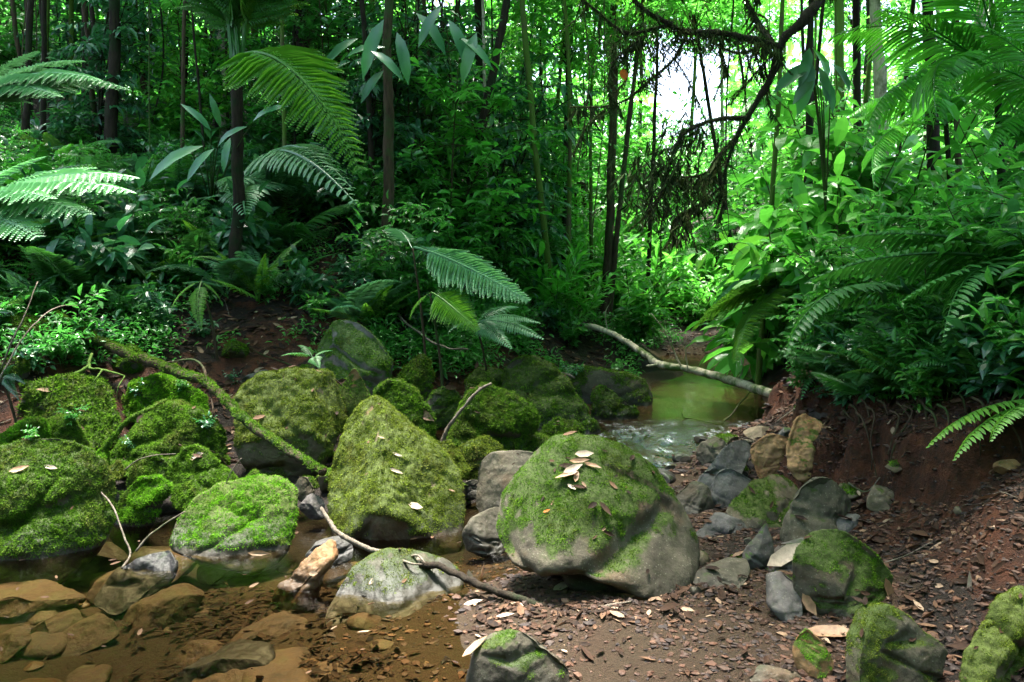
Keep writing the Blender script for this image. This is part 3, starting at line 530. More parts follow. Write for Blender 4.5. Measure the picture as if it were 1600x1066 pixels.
for kk, (ol, lab) in enumerate([
  ([(78,985),(110,955),(150,938),(185,940),(192,970),(150,990),(100,998)], 'rounded brown stone under the pool surface, below the tilted wet rock'),
  ([(25,985),(60,955),(110,935),(128,945),(95,975),(50,998)], 'long tapering brown stone under water beside the rounded one'),
  ([(145,915),(150,885),(175,877),(205,885),(195,915),(165,925)], 'reddish underwater stone behind the tilted wet rock'),
  ([(205,870),(240,852),(285,848),(308,862),(300,885),(250,890)], 'wide reddish underwater stone under the vivid green boulder'),
  ([(308,890),(315,866),(335,862),(357,878),(340,896),(318,900)], 'small triangular submerged stone below the vivid green boulder'),
  ([(350,1000),(375,965),(420,945),(480,958),(495,985),(450,1008),(390,1012)], 'large brown submerged rock beside the rough reddish rock'),
  ([(188,965),(220,920),(270,902),(305,915),(295,960),(240,985)], 'greenish-yellow submerged slab in the middle of the pool'),
  ([(270,1090),(300,1040),(360,1012),(430,1015),(465,1045),(440,1090)], 'broad brown submerged rock under the long wet grey-backed one'),
  ([(575,1010),(600,985),(640,978),(672,995),(668,1015),(620,1024)], 'orange submerged rock in front of the flat-topped rock'),
  ([(-60,930),(0,900),(80,895),(150,892),(140,915),(60,935)], 'long red-brown ledge under water beneath the broad dark boulder'),
  ([(505,915),(520,885),(560,875),(592,882),(570,915),(530,925)], 'brown submerged stone between the reddish rock and flat-topped rock'),
  ([(455,1060),(475,1030),(520,1022),(550,1045),(530,1080),(470,1085)], 'brown submerged stone at the bottom edge of the pool'),
  ([(-20,1005),(0,975),(30,965),(50,985),(30,1010)], 'dark brown submerged stone at the left edge of the pool'),
  ([(270,1030),(290,990),(330,985),(350,1000),(320,1030)], 'small jagged submerged stone beside the dark leaf debris'),
  ([(610,900),(650,895),(700,920),(690,950),(640,960)], 'submerged foot of stone under the flat-topped rock')]):
    ym = np.max([o[1] for o in ol]); y0 = np.min([o[1] for o in ol]); q = G(np.mean([o[0] for o in ol]), ym-.35*(ym-y0), -.10)
    B('submerged_stone', lab, [(u, ym-(ym-v)*.72) for u, v in ol], q[1], 'bed', 0, depth=1.6, lean=.9, seed=200+kk, cat='stone', facets=2, sq=.7)
# ---------------------------------------------------------------- solids BVH for litter
def all_bvh():
    V = [TV]; F = [np.vstack([TQ[:, [0, 1, 2]], TQ[:, [0, 2, 3]]])]; o = len(TV)
    for P, f in SOLIDS: V.append(P); F.append(f+o); o += len(P)
    return BVHTree.FromPolygons(np.vstack(V).tolist(), np.vstack(F).tolist())
# ---------------------------------------------------------------- fallen wood
def pix_path(pts):                                    # (px, py, Y)
    return np.array([D(*p) for p in pts])
def pipe(name, label, cat, pts, r0, r1, mat='twig', n=60, ns=8, rough=.4, forks=(), moss=None, group=None, seed=0):
    P = spline(pts, n); P = P+r0*np.stack([fbm(P*7, 3, seed+3), fbm(P*7, 3, seed+4), fbm(P*7, 3, seed+5)], 1)*(.5 if r0 > .03 else 1.5)
    R = np.linspace(r0, r1, n)*(1+.12*fbm(P*7, 2, seed)); mb = MB(); V, Q, T = tube_geo(P, R, ns, rough, seed, 1.2/r0 if r0 > .004 else 40); mb.add(V, Q, T)
    for f, r in forks:
        fp = spline(f, 20); V2, Q2, T2 = tube_geo(fp, np.linspace(r, r*.4, 20), 6, rough, seed+1, 30); mb.add(V2, Q2, T2)
    loc = P[np.argmin(P[:, 2])].copy(); o = mb.build(name, M[mat], loc=loc); tag(o, label, cat, group)
    if moss:
        VV = V-0; FF = np.vstack([Q[:, [0, 1, 2]], Q[:, [0, 2, 3]]]); nn, _ = mesh_normals(VV, FF)
        mask = sstep(.1, .6, nn[:, 2]*.45+moss[1]-.3+fbm(VV*6, 3, seed)*.6)
        moss_on(o, VV, FF, mask, 1, M[moss[0]], moss[2], loc, seed=seed, cover=1.8)
    return o
pipe('fallen_branch', 'long mossy fallen branch sloping from the clay bank down to the peaked boulder', 'branch', pix_path([(82,492,6.9),(130,520,6.7),(200,552,6.4),(270,578,6.1),(325,600,5.8),(365,640,5.5),(420,682,5.2),(470,715,5.0),(505,735,4.85)]), .043, .026, 'bark', 110, 12, .45,
     [(pix_path([(322,598,5.8),(318,575,5.9),(300,562,6.0),(262,566,6.1)]), .012), (pix_path([(325,600,5.8),(333,640,5.6),(330,665,5.6)]), .007)], ('moss', .50, .013), seed=1)
pipe('fallen_log', 'pale fallen log lying across the upper pool from bank to bank', 'log', pix_path([(868,502,10.6),(930,512,10.2),(975,532,9.7),(1010,556,9.2),(1032,570,8.9),(1080,578,8.6),(1140,594,8.0),(1200,613,7.3),(1262,632,6.6)]), .034, .044, 'bark_pale', 110, 12, .4,
     [(pix_path([(1032,570,8.9),(1010,572,8.9)]), .024), (pix_path([(1150,596,8.15),(1160,580,8.1),(1158,560,8.1)]), .008), (pix_path([(950,520,10),(946,490,10),(955,470,10)]), .009), (pix_path([(1066,575,8.7),(1058,560,8.7),(1040,520,8.8),(1018,490,8.9)]), .012), (pix_path([(1075,577,8.6),(1072,556,8.6),(1072,538,8.6)]), .010)], seed=2)
pipe('fallen_branch', 'slim broken grey stick lying in front of the peaked boulder', 'branch', pix_path([(505,795,4.15),(520,825,4.05),(545,845,3.98),(590,862,3.93),(632,872,3.9),(658,876,3.86)]), .010, .017, 'twig', 50, 8, .5, [(pix_path([(632,872,3.9),(652,868,3.85),(664,880,3.8)]), .010), (pix_path([(612,868,3.9),(640,880,3.8),(660,882,3.8)]), .009)], seed=3)
pipe('fallen_branch', 'dark waterlogged branch running under the huge boulder through dead leaves', 'branch', pix_path([(655,880,3.85),(700,890,3.75),(740,910,3.62),(790,930,3.52),(850,950,3.42),(890,964,3.38)]), .018, .016, 'bark_dark', 50, 8, .4, seed=4)
pipe('branch_stick', 'forked pale twig standing on the tilted wet rock, left prong', 'twig', pix_path([(190,888,3.95),(203,866,4.1),(195,840,4.2),(178,795,4.35),(150,760,4.5),(146,745,4.55)]), .006, .004, 'twig', 40, 6, .3, [(pix_path([(203,866,4.1),(207,864,4.1)]), .004)], seed=5)
pipe('branch_stick', 'pale straight twig leaning from the pool onto the vivid green boulder', 'twig', pix_path([(212,862,4.1),(235,835,4.15),(262,815,4.2),(290,800,4.25)]), .006, .004, 'twig', 30, 6, .3, seed=6)
pipe('branch_stick', 'pale stick leaning on the domed mossy boulder', 'stick', pix_path([(690,692,5.85),(700,668,5.85),(716,645,5.85),(740,618,5.9),(765,598,6.0)]), .016, .010, 'twig', 40, 6, .5, seed=7)
pipe('branch_stick', 'small twig poking up behind the vivid green boulder', 'twig', pix_path([(350,765,4.6),(360,740,4.6),(378,716,4.6)]), .004, .003, 'twig', 20, 5, .3, seed=8)
pipe('branch_stick', 'thin twig above the shaggy boulder pair, nearly level', 'twig', pix_path([(195,735,4.9),(225,715,4.9),(275,709,4.9)]), .005, .003, 'twig', 20, 5, .3, seed=9)
pipe('tree_root', 'bright mossy root arching at the left edge above the dark boulder', 'root', pix_path([(-25,715,5.1),(10,690,5.2),(40,668,5.3),(60,664,5.35),(70,690,5.35)]), .045, .04, 'bark_moss', 40, 10, .3, (), ('moss_bright', 1.0, .015), seed=10)
pipe('tree_root', 'thin mossy root trailing over the wide humped boulder', 'root', pix_path([(140,735,5.2),(165,695,5.25),(200,660,5.25),(235,640,5.3),(258,625,5.4)]), .018, .009, 'bark_moss', 40, 8, .4, (), ('moss', .9, .013), seed=11)
pipe('tree_root', 'bare twisting root hanging from the clay bank above the round dark boulder', 'root', pix_path([(85,612,6.1),(105,590,6.2),(135,575,6.3),(142,555,6.4),(140,575,6.3),(160,578,6.25),(195,588,6.2)]), .016, .007, 'bark_moss', 60, 7, .5, [(pix_path([(160,578,6.2),(150,592,6.1),(140,605,6.1)]), .008), (pix_path([(195,588,6.2),(185,605,6.1),(182,625,6.1)]), .006)], seed=12)
pipe('fallen_branch', 'mossy green twig touching the medium boulder on gravel', 'twig', pix_path([(1140,870,3.9),(1180,885,3.75),(1215,898,3.6),(1248,912,3.5)]), .006, .011, 'bark_moss', 30, 7, .4, (), ('moss', .9, .010), seed=13)
pipe('fallen_branch', 'long grey branch slanting at the right edge over the litter', 'branch', pix_path([(1500,845,3.75),(1530,870,3.6),(1560,895,3.4),(1590,922,3.2),(1630,960,3.0)]), .010, .012, 'twig', 40, 8, .4, [(pix_path([(1500,845,3.75),(1440,842,3.8),(1400,840,3.85)]), .009), (pix_path([(1560,895,3.4),(1590,870,3.4),(1620,862,3.4)]), .005)], seed=14)
pipe('fallen_branch', 'curved thin branch beside the medium boulder and gravel', 'twig', pix_path([(1385,975,3.3),(1405,955,3.35),(1430,935,3.4),(1448,918,3.45)]), .007, .004, 'twig', 24, 6, .4, seed=15)
pipe('fallen_branch', 'thin branch lying level at the foot of the clay bank', 'twig', pix_path([(1355,790,4.6),(1400,787,4.5),(1450,795,4.4),(1480,812,4.3)]), .008, .005, 'twig', 30, 6, .4, seed=16)
pipe('fallen_branch', 'curled root fragment under the reeds of litter by the huge boulder', 'twig', pix_path([(880,965,3.35),(920,955,3.33),(955,945,3.33),(985,940,3.35)]), .010, .004, 'twig', 24, 6, .4, [(pix_path([(890,962,3.3),(930,948,3.32),(962,948,3.3)]), .004)], seed=17)
pipe('fallen_branch', 'dark branch trailing down the slope above the dark pointed rock', 'branch', pix_path([(620,490,8),(655,520,7.7),(690,540,7.5),(730,548,7.4)]), .012, .008, 'twig', 30, 6, .4, seed=18)
pipe('branch_stick', 'forked mossy stick sticking up out of the upper pool', 'stick', pix_path([(1128,665,7.4),(1150,640,7.5),(1172,612,7.7)]), .012, .006, 'bark_moss', 24, 6, .4, [(pix_path([(1128,665,7.4),(1085,655,7.5),(1068,652,7.5),(1066,640,7.5)]), .009)], seed=19)
pipe('fallen_branch', 'grey branch lying behind the long mossy slab', 'branch', pix_path([(845,578,8.3),(870,582,8.2),(898,592,8.1)]), .018, .012, 'twig', 20, 6, .4, seed=20)
pipe('branch_stick', 'slender pale cane leaning at the left edge of the slope', 'cane', pix_path([(2,578,5.6),(15,540,5.6),(35,500,5.7),(60,440,5.9)]), .007, .004, 'twig', 24, 6, .2, seed=21)
pipe('branch_stick', 'curved pale cane crossing the left clay bank', 'cane', pix_path([(-5,600,5.4),(25,545,5.6),(55,505,5.8),(90,480,6.1),(120,478,6.3)]), .007, .004, 'twig', 24, 6, .2, seed=22)
_bark = pix_path([(1512,790,3.85),(1525,815,3.8),(1545,850,3.75),(1562,885,3.65)])
sp_ = spline(_bark, 14); S = np.array([1, .15, .2]); wv = .03*np.sin(np.linspace(.15, 3.0, 14))[:, None]
mb = MB(); top = np.stack([sp_-S*wv, sp_+np.array([0, -.015, .012]), sp_+S*wv], 1).reshape(-1, 3); i = np.arange(13)[:, None]*3+np.arange(2)
mb.add(top, np.stack([i, i+1, i+4, i+3], -1).reshape(-1, 4), a=.8); o = mb.build('palm_sheath', M['dead_tan'], loc=sp_[-1]); tag(o, 'long curled tan strip of dead palm sheath leaning on the litter', 'dead leaf')
# ---------------------------------------------------------------- frond prototypes (local: base at origin, chord along +X, length 1)
def frond_mesh(name, kind, bend, seed, pairs=24, wid=.30, mat=None):
    rg = np.random.default_rng(seed); n = 40; t = np.linspace(0, 1, n); A = np.stack([t, .02*np.sin(t*4+seed), bend*4*t*(1-t)], 1)
    A[:, 2] -= 0; mb = MB(); V, Q, T = tube_geo(A, np.linspace(.010, .002, n), 5); mb.add(V, Q, T, .25)
    st = .16 if kind != 'palm' else .12; ts = np.linspace(st, .985, pairs)
    for tt in ts:
        b = np.array([np.interp(tt, t, A[:, k]) for k in range(3)]); b2 = np.array([np.interp(min(tt+.03, 1), t, A[:, k]) for k in range(3)])
        ax = unit((b2-b) if tt < .97 else np.array([1., 0, -bend*3])); s = (tt-st)/(1-st)
        if kind == 'bi': ln = wid*min(1, (s*3.2+.55))*(1-s)**.75+.02
        elif kind == 'palm': ln = wid*(.55+.45*math.sin(math.pi*min(1, s*1.15+.12)))*(1-s**4*.7)
        else: ln = wid*min(1, s*3+.5)*(1-s**1.7)+.012
        for sd in (-1, 1):
            dr = unit(ax*(.42 if kind == 'bi' else (.55+.5*s if kind == 'palm' else .28+.3*s))+np.array([0, sd, 0])+rg.normal(size=3)*.05+np.array([0, 0, -.08]))
            up = np.array([0, 0, 1.])
            L = ln*rg.uniform(.9, 1.08)
            if kind == 'bi':
                m = max(5, int(L/.0125)); u = np.linspace(.06, .97, m); p = b+dr*(u*L)[:, None]+np.array([0, 0, -1])*(.14*L*u**2)[:, None]
                sd2 = np.cross(up, dr); pl = .038*(L/wid)**.5*(1-u**1.8)+.004
                for q in (-1, 1):
                    dd = unit(sd2*q+dr*.45+np.array([0, 0, -.18])+rg.normal(size=(m, 3))*.06)
                    v, f, r = leaves(p, dd, np.tile(up, (m, 1)), pl, .0125, LEAF2, np.full(m, rg.uniform(.3, .7))+rg.uniform(-.15, .15, m)); mb.add(v, None, f, r)
                v, f, r = leaves(b[None], dr[None], up[None], L, .006, LEAF2, np.array([.5])); mb.add(v, None, f, r)
            elif kind == 'palm':
                v, f, r = leaves(b[None], (dr+np.array([0, 0, -.12]))[None], up[None], L, .020, STRAP, np.array([rg.uniform(.3, .9)])); mb.add(v, None, f, r)
            else:
                v, f, r = leaves(b[None], dr[None], up[None], L, .82*(1-st)/pairs, STRAP, np.array([rg.uniform(.3, .8)])); mb.add(v, None, f, r)
    o = mb.build(name, M[mat or 'fern'], smooth=False); me = o.data; bpy.data.objects.remove(o); return me
FR = {}
for kd, prs, wd in (('bi', 31, .34), ('pin', 34, .13), ('palm', 34, .34), ('wing', 26, .20)):
    for b_ in (0, 1, 2):
        FR[kd, b_] = frond_mesh(kd, 'pin' if kd == 'wing' else kd, (.04, .12, .24)[b_], 20+b_, prs, wd)
FRM = {}
def frond_data(kd, b_, mat):
    k = (kd, b_, mat)
    if k not in FRM:
        m = FR[kd, b_].copy(); m.materials.clear(); m.materials.append(M[mat]); FRM[k] = m
    return FRM[k]
def add_frond(parent, base, tip, kd='bi', bend=1, mat='fern', roll=0, ws=1.):
    base = np.asarray(base, float); v = np.asarray(tip, float)-base; L = np.linalg.norm(v); x = Vector(v/L); z = Vector((0, 0, 1)); z = (z-x*z.dot(x))
    if z.length < .15: z = Vector((0, -1, 0)); z = z-x*z.dot(x)
    z.normalize(); y = z.cross(x); R = Matrix((x, y, z)).transposed() @ Matrix.Rotation(roll, 3, 'X')
    o = bpy.data.objects.new('frond', frond_data(kd, bend, mat)); C.objects.link(o); o.parent = parent
    o.matrix_local = Matrix.Translation(Vector(base-np.array(parent.location))) @ R.to_4x4() @ Matrix.Diagonal((L, L*ws, L, 1))
    return o
def fern_at(base, fr, label, kd='bi', mat='fern', name='fern', cat='fern', group=None, stems=True, ws=1.):
    """fr: list of (tip px, py, Y, bend, roll)"""
    base = np.array(base); e = empty(name, base); tag(e, label, cat, group)
    g = gnd(base[0], base[1])
    if base[2]-g > .06:
        V, Q, T = tube_geo(spline([(.12, .05, g-base[2]-.05), (.08, .03, (g-base[2])*.5), (0, 0, 0)], 16), np.linspace(.016, .008, 16), 7, .3); m_ = MB(); m_.add(V, Q, T); m_.build('stipe', M['bark'], e)
    for px, py, Y, b, *r in fr: add_frond(e, base, D(px, py, Y), kd, b, mat, r[0] if r else 0, ws)
    return e
def fern_random(base, n, L, label, kd='pin', mat='fern', group=None, seed=0, name='fern', up=.45, rz=0):
    rg = np.random.default_rng(seed); base = np.array(base); e = empty(name, base); tag(e, label, 'fern', group)
    for k in range(n):
        a = rz+k*2*math.pi/n+rg.uniform(-.3, .3); u = up*rg.uniform(.3, 1.4); l = L*rg.uniform(.7, 1.15)
        add_frond(e, base, base+l*unit(np.array([math.cos(a), math.sin(a), u])), kd, int(rg.integers(0, 3)), mat, rg.uniform(-.3, .3))
    return e
# ---------------------------------------------------------------- broad-leaved plants
def plant_geo(rg, h, nst, Lf, Wf, npl, tmpl, spread=.5, twigs=5, droop=.25, low=.25, upr=.5, sr=.006):
    st = MB(); LP, LD, LN, LL = [], [], [], []
    for s in range(nst):
        a = rg.uniform(0, 2*math.pi); sp2 = spread*rg.uniform(.3, 1); hh = h*rg.uniform(.55, 1.05)
        P = spline([(0, 0, -.05), (sp2*.3*math.cos(a), sp2*.3*math.sin(a), hh*.45), (sp2*math.cos(a+.3), sp2*math.sin(a+.3), hh)], 14)
        V, Q, T = tube_geo(P, np.linspace(sr*h, sr*h*.3, 14), 5); st.add(V, Q, T)
        ends = [(P, .45, npl)]
        for _ in range(twigs):
            i = rg.integers(max(1, int(14*low)), 13); b = P[i]; a2 = rg.uniform(0, 2*math.pi); l = h*rg.uniform(.12, .32)
            d = np.array([math.cos(a2), math.sin(a2), rg.uniform(-.1, .7)]); W = spline([b, b+d*l*.5, b+d*l+np.array([0, 0, -droop*l*.4])], 7)
            V, Q, T = tube_geo(W, np.linspace(sr*h*.4, sr*h*.15, 7), 4); st.add(V, Q, T); ends.append((W, .2, max(3, npl*2//3)))
        for W, t0, m in ends:
            u = np.linspace(t0, 1, m); idx = u*(len(W)-1); i0 = np.minimum(idx.astype(int), len(W)-2); f = (idx-i0)[:, None]; p = W[i0]*(1-f)+W[i0+1]*f
            tg = unit(W[i0+1]-W[i0]); side = unit(np.cross(tg, [0, 0, 1.])+rg.normal(size=(m, 3))*.2)*np.where(np.arange(m) % 2, 1, -1)[:, None]
            d = unit(tg*upr+side+rg.normal(size=(m, 3))*.3+np.array([0, 0, -droop])); d[-1] = tg[-1]
            LP.append(p); LD.append(d); LN.append(np.array([0, 0, 1.])+rg.normal(size=(m, 3))*.38); LL.append(Lf*rg.uniform(.6, 1.2, m))
    P, Dd, Nn, L = map(np.concatenate, (LP, LD, LN, LL)); V, F, r = leaves(P, Dd, Nn, L, L*Wf/Lf, tmpl, rg.random(len(P)))
    return st, (V, F, r)
PROTO = {}
def make_plant(key, mat, seed, smat='stem', **k):
    rg = np.random.default_rng(seed); st, (V, F, r) = plant_geo(rg, **k)
    so = st.build('stem', M[smat]); fo = mk('foliage', V, F, M[mat], None, False, {'rnd': r}); PROTO[key] = (so.data, fo.data)
    bpy.data.objects.remove(so); bpy.data.objects.remove(fo)
def put_plant(key, loc, sc, rz, name, label, cat, group=None):
    e = empty(name, loc, rz, sc); tag(e, label, cat, group)
    for nm, me in zip(('stem', 'foliage'), PROTO[key]):
        o = bpy.data.objects.new(nm, me); C.objects.link(o); o.parent = e
    return e
for v in range(3):
    make_plant(('broad', v), 'leaf_blue', 121+v, 'stem', h=1.0, nst=6, Lf=.24, Wf=.10, npl=8, tmpl=STRAP, spread=.6, twigs=3, droop=.35)
    make_plant(('small', v), 'leaf', 31+v, h=.45, nst=5, Lf=.085, Wf=.036, npl=9, tmpl=LEAF8, spread=.28, twigs=4)
    make_plant(('smallb', v), 'leaf_blue', 41+v, h=.40, nst=5, Lf=.10, Wf=.042, npl=8, tmpl=LEAF8, spread=.28, twigs=3)
    make_plant(('shrub', v), 'leaf', 51+v, 'bark', h=1.3, nst=6, Lf=.13, Wf=.055, npl=16, tmpl=LEAF8, spread=.7, twigs=11)
    make_plant(('shrubB', v), 'leaf_bright', 61+v, 'bark', h=1.5, nst=6, Lf=.17, Wf=.065, npl=14, tmpl=LEAF8, spread=.8, twigs=9)
    make_plant(('large', v), 'leaf_bright', 71+v, 'stem', h=2.2, nst=5, Lf=.34, Wf=.125, npl=13, tmpl=STRAP, spread=1.0, twigs=6, droop=.35)
    make_plant(('ginger', v), 'leaf_bright', 81+v, 'stem', h=1.1, nst=9, Lf=.36, Wf=.075, npl=11, tmpl=STRAP, spread=.6, twigs=0, droop=.1, upr=1.0, low=.1)
    make_plant(('sapling', v), 'leaf', 91+v, 'bark', h=3.6, nst=4, Lf=.15, Wf=.065, npl=26, tmpl=LEAF8, spread=.9, twigs=26, low=.18, sr=.005)
    make_plant(('saplingB', v), 'leaf_bright', 101+v, 'bark', h=3.6, nst=4, Lf=.17, Wf=.075, npl=26, tmpl=LEAF8, spread=1.0, twigs=26, low=.15, sr=.005)
    make_plant(('saplingD', v), 'leaf_blue', 111+v, 'bark_dark', h=3.4, nst=4, Lf=.19, Wf=.07, npl=22, tmpl=LEAF8, spread=.9, twigs=20, low=.2, droop=.5, sr=.005)
# ---------------------------------------------------------------- crowns (unit radius about the origin) and trees
def crown(key, mat, seed, ncl=46, per=60, Lf=.075, hollow=.35):
    rg = np.random.default_rng(seed); c = rdir(ncl, rg)*rg.uniform(hollow, 1, ncl)[:, None]**.7; c *= np.array([1, 1, .8]); br = MB(); LP, LD, LN = [], [], []
    for iq, q in enumerate(c):
        if iq % 4 == 0: W = spline([np.array([0, 0, -.62+.5*rg.random()]), q*.45+np.array([0, 0, -.12]), q*.92], 8); V, Q, T = tube_geo(W, np.linspace(.010, .002, 8), 4); br.add(V, Q, T)
        m = per; cr = rg.uniform(.12, .26); o = rdir(m, rg)*(rg.random(m)**.4*cr)[:, None]*np.array([1.15, 1.15, .55]); LP.append(q+o)
        LD.append(unit(o+np.array([0, 0, -.03]))+rdir(m, rg)*.5+np.array([0, 0, -.2])); LN.append(np.array([0, 0, 1.])+rdir(m, rg)*.55)
    P, Dd, Nn = map(np.concatenate, (LP, LD, LN)); L = Lf*rg.uniform(.6, 1.3, len(P)); V, F, r = leaves(P, Dd, Nn, L, L*.45, LEAF2, rg.random(len(P)))
    bo = br.build('branch', M['bark_dark']); fo = mk('crown', V, F, M[mat], None, False, {'rnd': r}); PROTO['crown', key] = (fo.data, bo.data); bpy.data.objects.remove(bo); bpy.data.objects.remove(fo)
for v in range(3):
    crown(('d', v), 'leaf', 131+v, 60, 70, .085); crown(('b', v), 'leaf_bright', 141+v, 52, 60, .09); crown(('f', v), 'leaf_bright', 151+v, 60, 60, .075)
def add_crown(e, key, off, rad, rz=0):
    f = bpy.data.objects.new('crown', PROTO['crown', key][0]); C.objects.link(f); f.parent = e; f.location = tuple(map(float, off)); f.scale = rad; f.rotation_euler = (0, 0, rz)
    b = bpy.data.objects.new('branch', PROTO['crown', key][1]); C.objects.link(b); b.parent = f
def tree(path, r0, r1, label, mat='bark', crowns=(), name='tree', group=None, seed=0, ns=12, cat='tree', forks=()):
    """path world points from base up; crowns: (key, offset above last point, radius tuple)"""
    path = np.array(path); P = spline(path, 40); P = P+fbm(P*1.3, 2, seed)[:, None]*r0*.5; base = P[0].copy(); e = empty(name, base); tag(e, label, cat, group)
    R = np.linspace(r0, r1, 40); R[:5] *= np.linspace(1.35, 1.02, 5); mb = MB(); V, Q, T = tube_geo(P, R, ns, .28, seed, 1.1/r0); mb.add(V, Q, T)
    for f, r in forks: V, Q, T = tube_geo(spline(f, 24), np.linspace(r, r*.5, 24), 8, .25, seed, 1/r); mb.add(V, Q, T)
    mb.build('trunk', M[mat], e, loc=None); t = e.children[-1]; me = t.data; co = np.empty(len(me.vertices)*3, np.float32); me.vertices.foreach_get('co', co); me.vertices.foreach_set('co', (co.reshape(-1, 3)-base.astype(np.float32)).ravel()); me.update()
    for key, off, rad in crowns: add_crown(e, key, P[-1]-base+np.array(off), rad, random.uniform(0, 6))
    return e
def gp(px, py):
    h = hit(px, py); return h
def up(px0, py0, px1, py1, Y=None, top=0, ex=0):
    """trunk path: base pixel on the ground (or at depth Y), through the top pixel, continued by top metres"""
    if Y is None: b = gp(px0, py0); Y = b[1]
    else: b = D(px0, py0, Y); b[2] = min(b[2], gnd(b[0], b[1])); 
    t = D(px1, py1, Y); d = unit(t-b); m = (b+t)/2+np.array([.03, 0, 0]); b = b.copy(); b[2] -= .1
    return [b, m, t, t+unit(d+np.array([0, 0, .5]))*top] if top > 0 else [b, m, t]
def wpx(w, Y): return w/FPX*Y/2
TR = [ # base px, py, Y, top px, py, extra, width px (base, top), mat, crown key, crown radius, label
 (600,430,9.0,608,-10,3.4,19,13,'bark',('d',0),(2.6,2.6,1.8),'slender brown trunk standing clear in the middle of the left slope'),
 (352,260,13,345,-10,3.6,15,13,'bark_pale',('d',1),(2.8,2.8,2),'pale grey straight trunk just behind the tree fern'),
 (278,195,12,290,-10,3.0,11,8,'bark_dark',('b',0),(2.4,2.4,1.6),'thin dark straight trunk, first to the left of the tree fern stem'),
 (306,200,12.4,324,-10,3.2,7,5,'bark',('b',1),(1.8,1.8,1.4),'very thin leaning pole-like trunk beside the pale grey trunk'),
 (165,200,11,182,-10,3.0,21,16,'bark_dark',('d',2),(2.8,2.8,1.9),'thick dark trunk with hanging dead fibres at the upper left'),
 (130,120,14,132,-10,3.0,12,10,'bark_dark',('d',0),(2.4,2.4,1.7),'dark trunk left of the fibre-hung thick trunk'),
 (64,110,14,72,-10,3.0,9,7,'bark_moss',('b',2),(2.2,2.2,1.6),'mossy green thin trunk near the upper left corner'),
 (40,120,13,42,-10,3.0,8,7,'bark_dark',('b',0),(2.0,2.0,1.5),'dark thin trunk nearest the upper left corner'),
 (455,260,12,470,-10,3.0,22,17,'bark_dark',('d',1),(3.0,3.0,2.1),'stout dark trunk to the right of the tree fern'),
 (742,330,13,748,-10,3.0,17,14,'bark_dark',('d',2),(2.8,2.8,2.0),'straight dark trunk crossed by a leaning one in mid forest'),
 (703,310,10.5,792,-10,2.6,16,11,'bark_dark',('d',0),(2.4,2.4,1.7),'dark trunk leaning to the right in mid forest'),
 (672,330,12,662,-10,2.6,8,6,'bark',('b',1),(2.0,2.0,1.5),'thin trunk between the brown trunk and the leaning one'),
 (757,380,11,755,40,2.0,6,5,'bark_pale',('b',2),(1.6,1.6,1.2),'thin pale sapling trunk right of the crossed trunks'),
 (876,420,13,884,180,1.0,9,6,'bark_dark',('b',0),(1.5,1.5,1.1),'thin dark trunk before the bright centre thicket'),
 (944,440,13,958,110,1.6,15,11,'bark',('d',1),(2.0,2.0,1.5),'brown trunk at the left end of the sky gap'),
 (1388,380,9.0,1368,-10,3.0,24,15,'bark_pale',('b',1),(2.6,2.6,1.8),'mottled pale trunk among the bright large leaves on the right bank'),
 (1463,350,10,1450,-10,3.0,22,16,'bark_dark',('d',2),(2.6,2.6,1.8),'dark trunk behind the palm fronds on the right bank'),
 (1497,370,9.5,1494,100,2.0,11,8,'bark',('b',2),(1.8,1.8,1.3),'thin brown trunk beside the dark trunk on the right bank'),
 (1572,340,9,1548,-10,2.6,8,6,'bark_pale',('b',0),(2.0,2.0,1.5),'thin pinkish pale trunk behind the palm stem'),
 (1126,400,22,1128,60,1.5,7,5,'bark_pale',('f',0),(2.2,2.2,1.2),'distant thin trunk standing inside the sky gap'),
 (1065,400,24,1088,60,1.5,7,5,'bark_moss',('f',1),(2.2,2.2,1.2),'distant leaning thin trunk at the left of the sky gap'),
 (1338,400,11,1338,-10,2.6,14,12,'bark_dark',('b',1),(2.4,2.4,1.7),'dark trunk hung with vines behind the mottled pale trunk'),
]
for k, (bx, by, Y, tx, ty, ex, w0, w1, mt, ck, cr, lab) in enumerate(TR):
    p = up(bx, by, tx, ty, Y, ex); tree(p, wpx(w0, Y), wpx(w1, Y)*.8, lab, mt, [(ck, (0, 0, .4), cr)], seed=k)
for x, y, H, lab in [(4.9,4.9,4.6,'spreading tree whose crown roofs the right bank, added unseen to shade it'),(6.8,8.8,5.6,'spreading tree whose crown roofs the far right ferns, added unseen to shade them'),(5.0,5.2,4.4,'leafy tree added beyond the frame to shade the right bank'),(6.3,8.2,5.2,'unseen leafy tree added behind the palms for shade'),(-6.6,6.0,5.0,'leafy tree at the far left, added unseen to shade the bank')]:  # out-of-view trees, added to shade the banks
    z = gnd(x, y); tree([(x, y, z-.1), (x, y+.1, z+H*.5), (x-.3*np.sign(x), y, z+H)], .06, .03, lab, 'bark', [(('d', 0), (-.3*np.sign(x), 0, .5), (2.1, 2.1, 1.5)), (('d', 1), (-1.0*np.sign(x), .8, -.1), (1.3, 1.3, .9))], seed=int(abs(x*9)))
for x, y, z, r in [(2.9, 5.3, 5.1, 2.0), (3.9, 3.3, 4.6, 1.6), (1.5, 5.7, 6.0, 1.7), (.25, 5.4, 5.6, 1.05), (-2.6, 4.2, 5.2, 1.6), (.4, 3.2, 5.4, 1.3)]:  # extra crowns hung above the view, added to shade pool, boulders and gravel
    t_ = [o for o in scene.objects if o.get('label', '').startswith('leafy tree at the far left' if x < 0 else 'spreading tree whose crown roofs the '+('far' if y > 8 else 'right'))][0]
    add_crown(t_, ('d', 2), np.array([x, y, z])-np.array(t_.location), (r, r, r*.6), x)
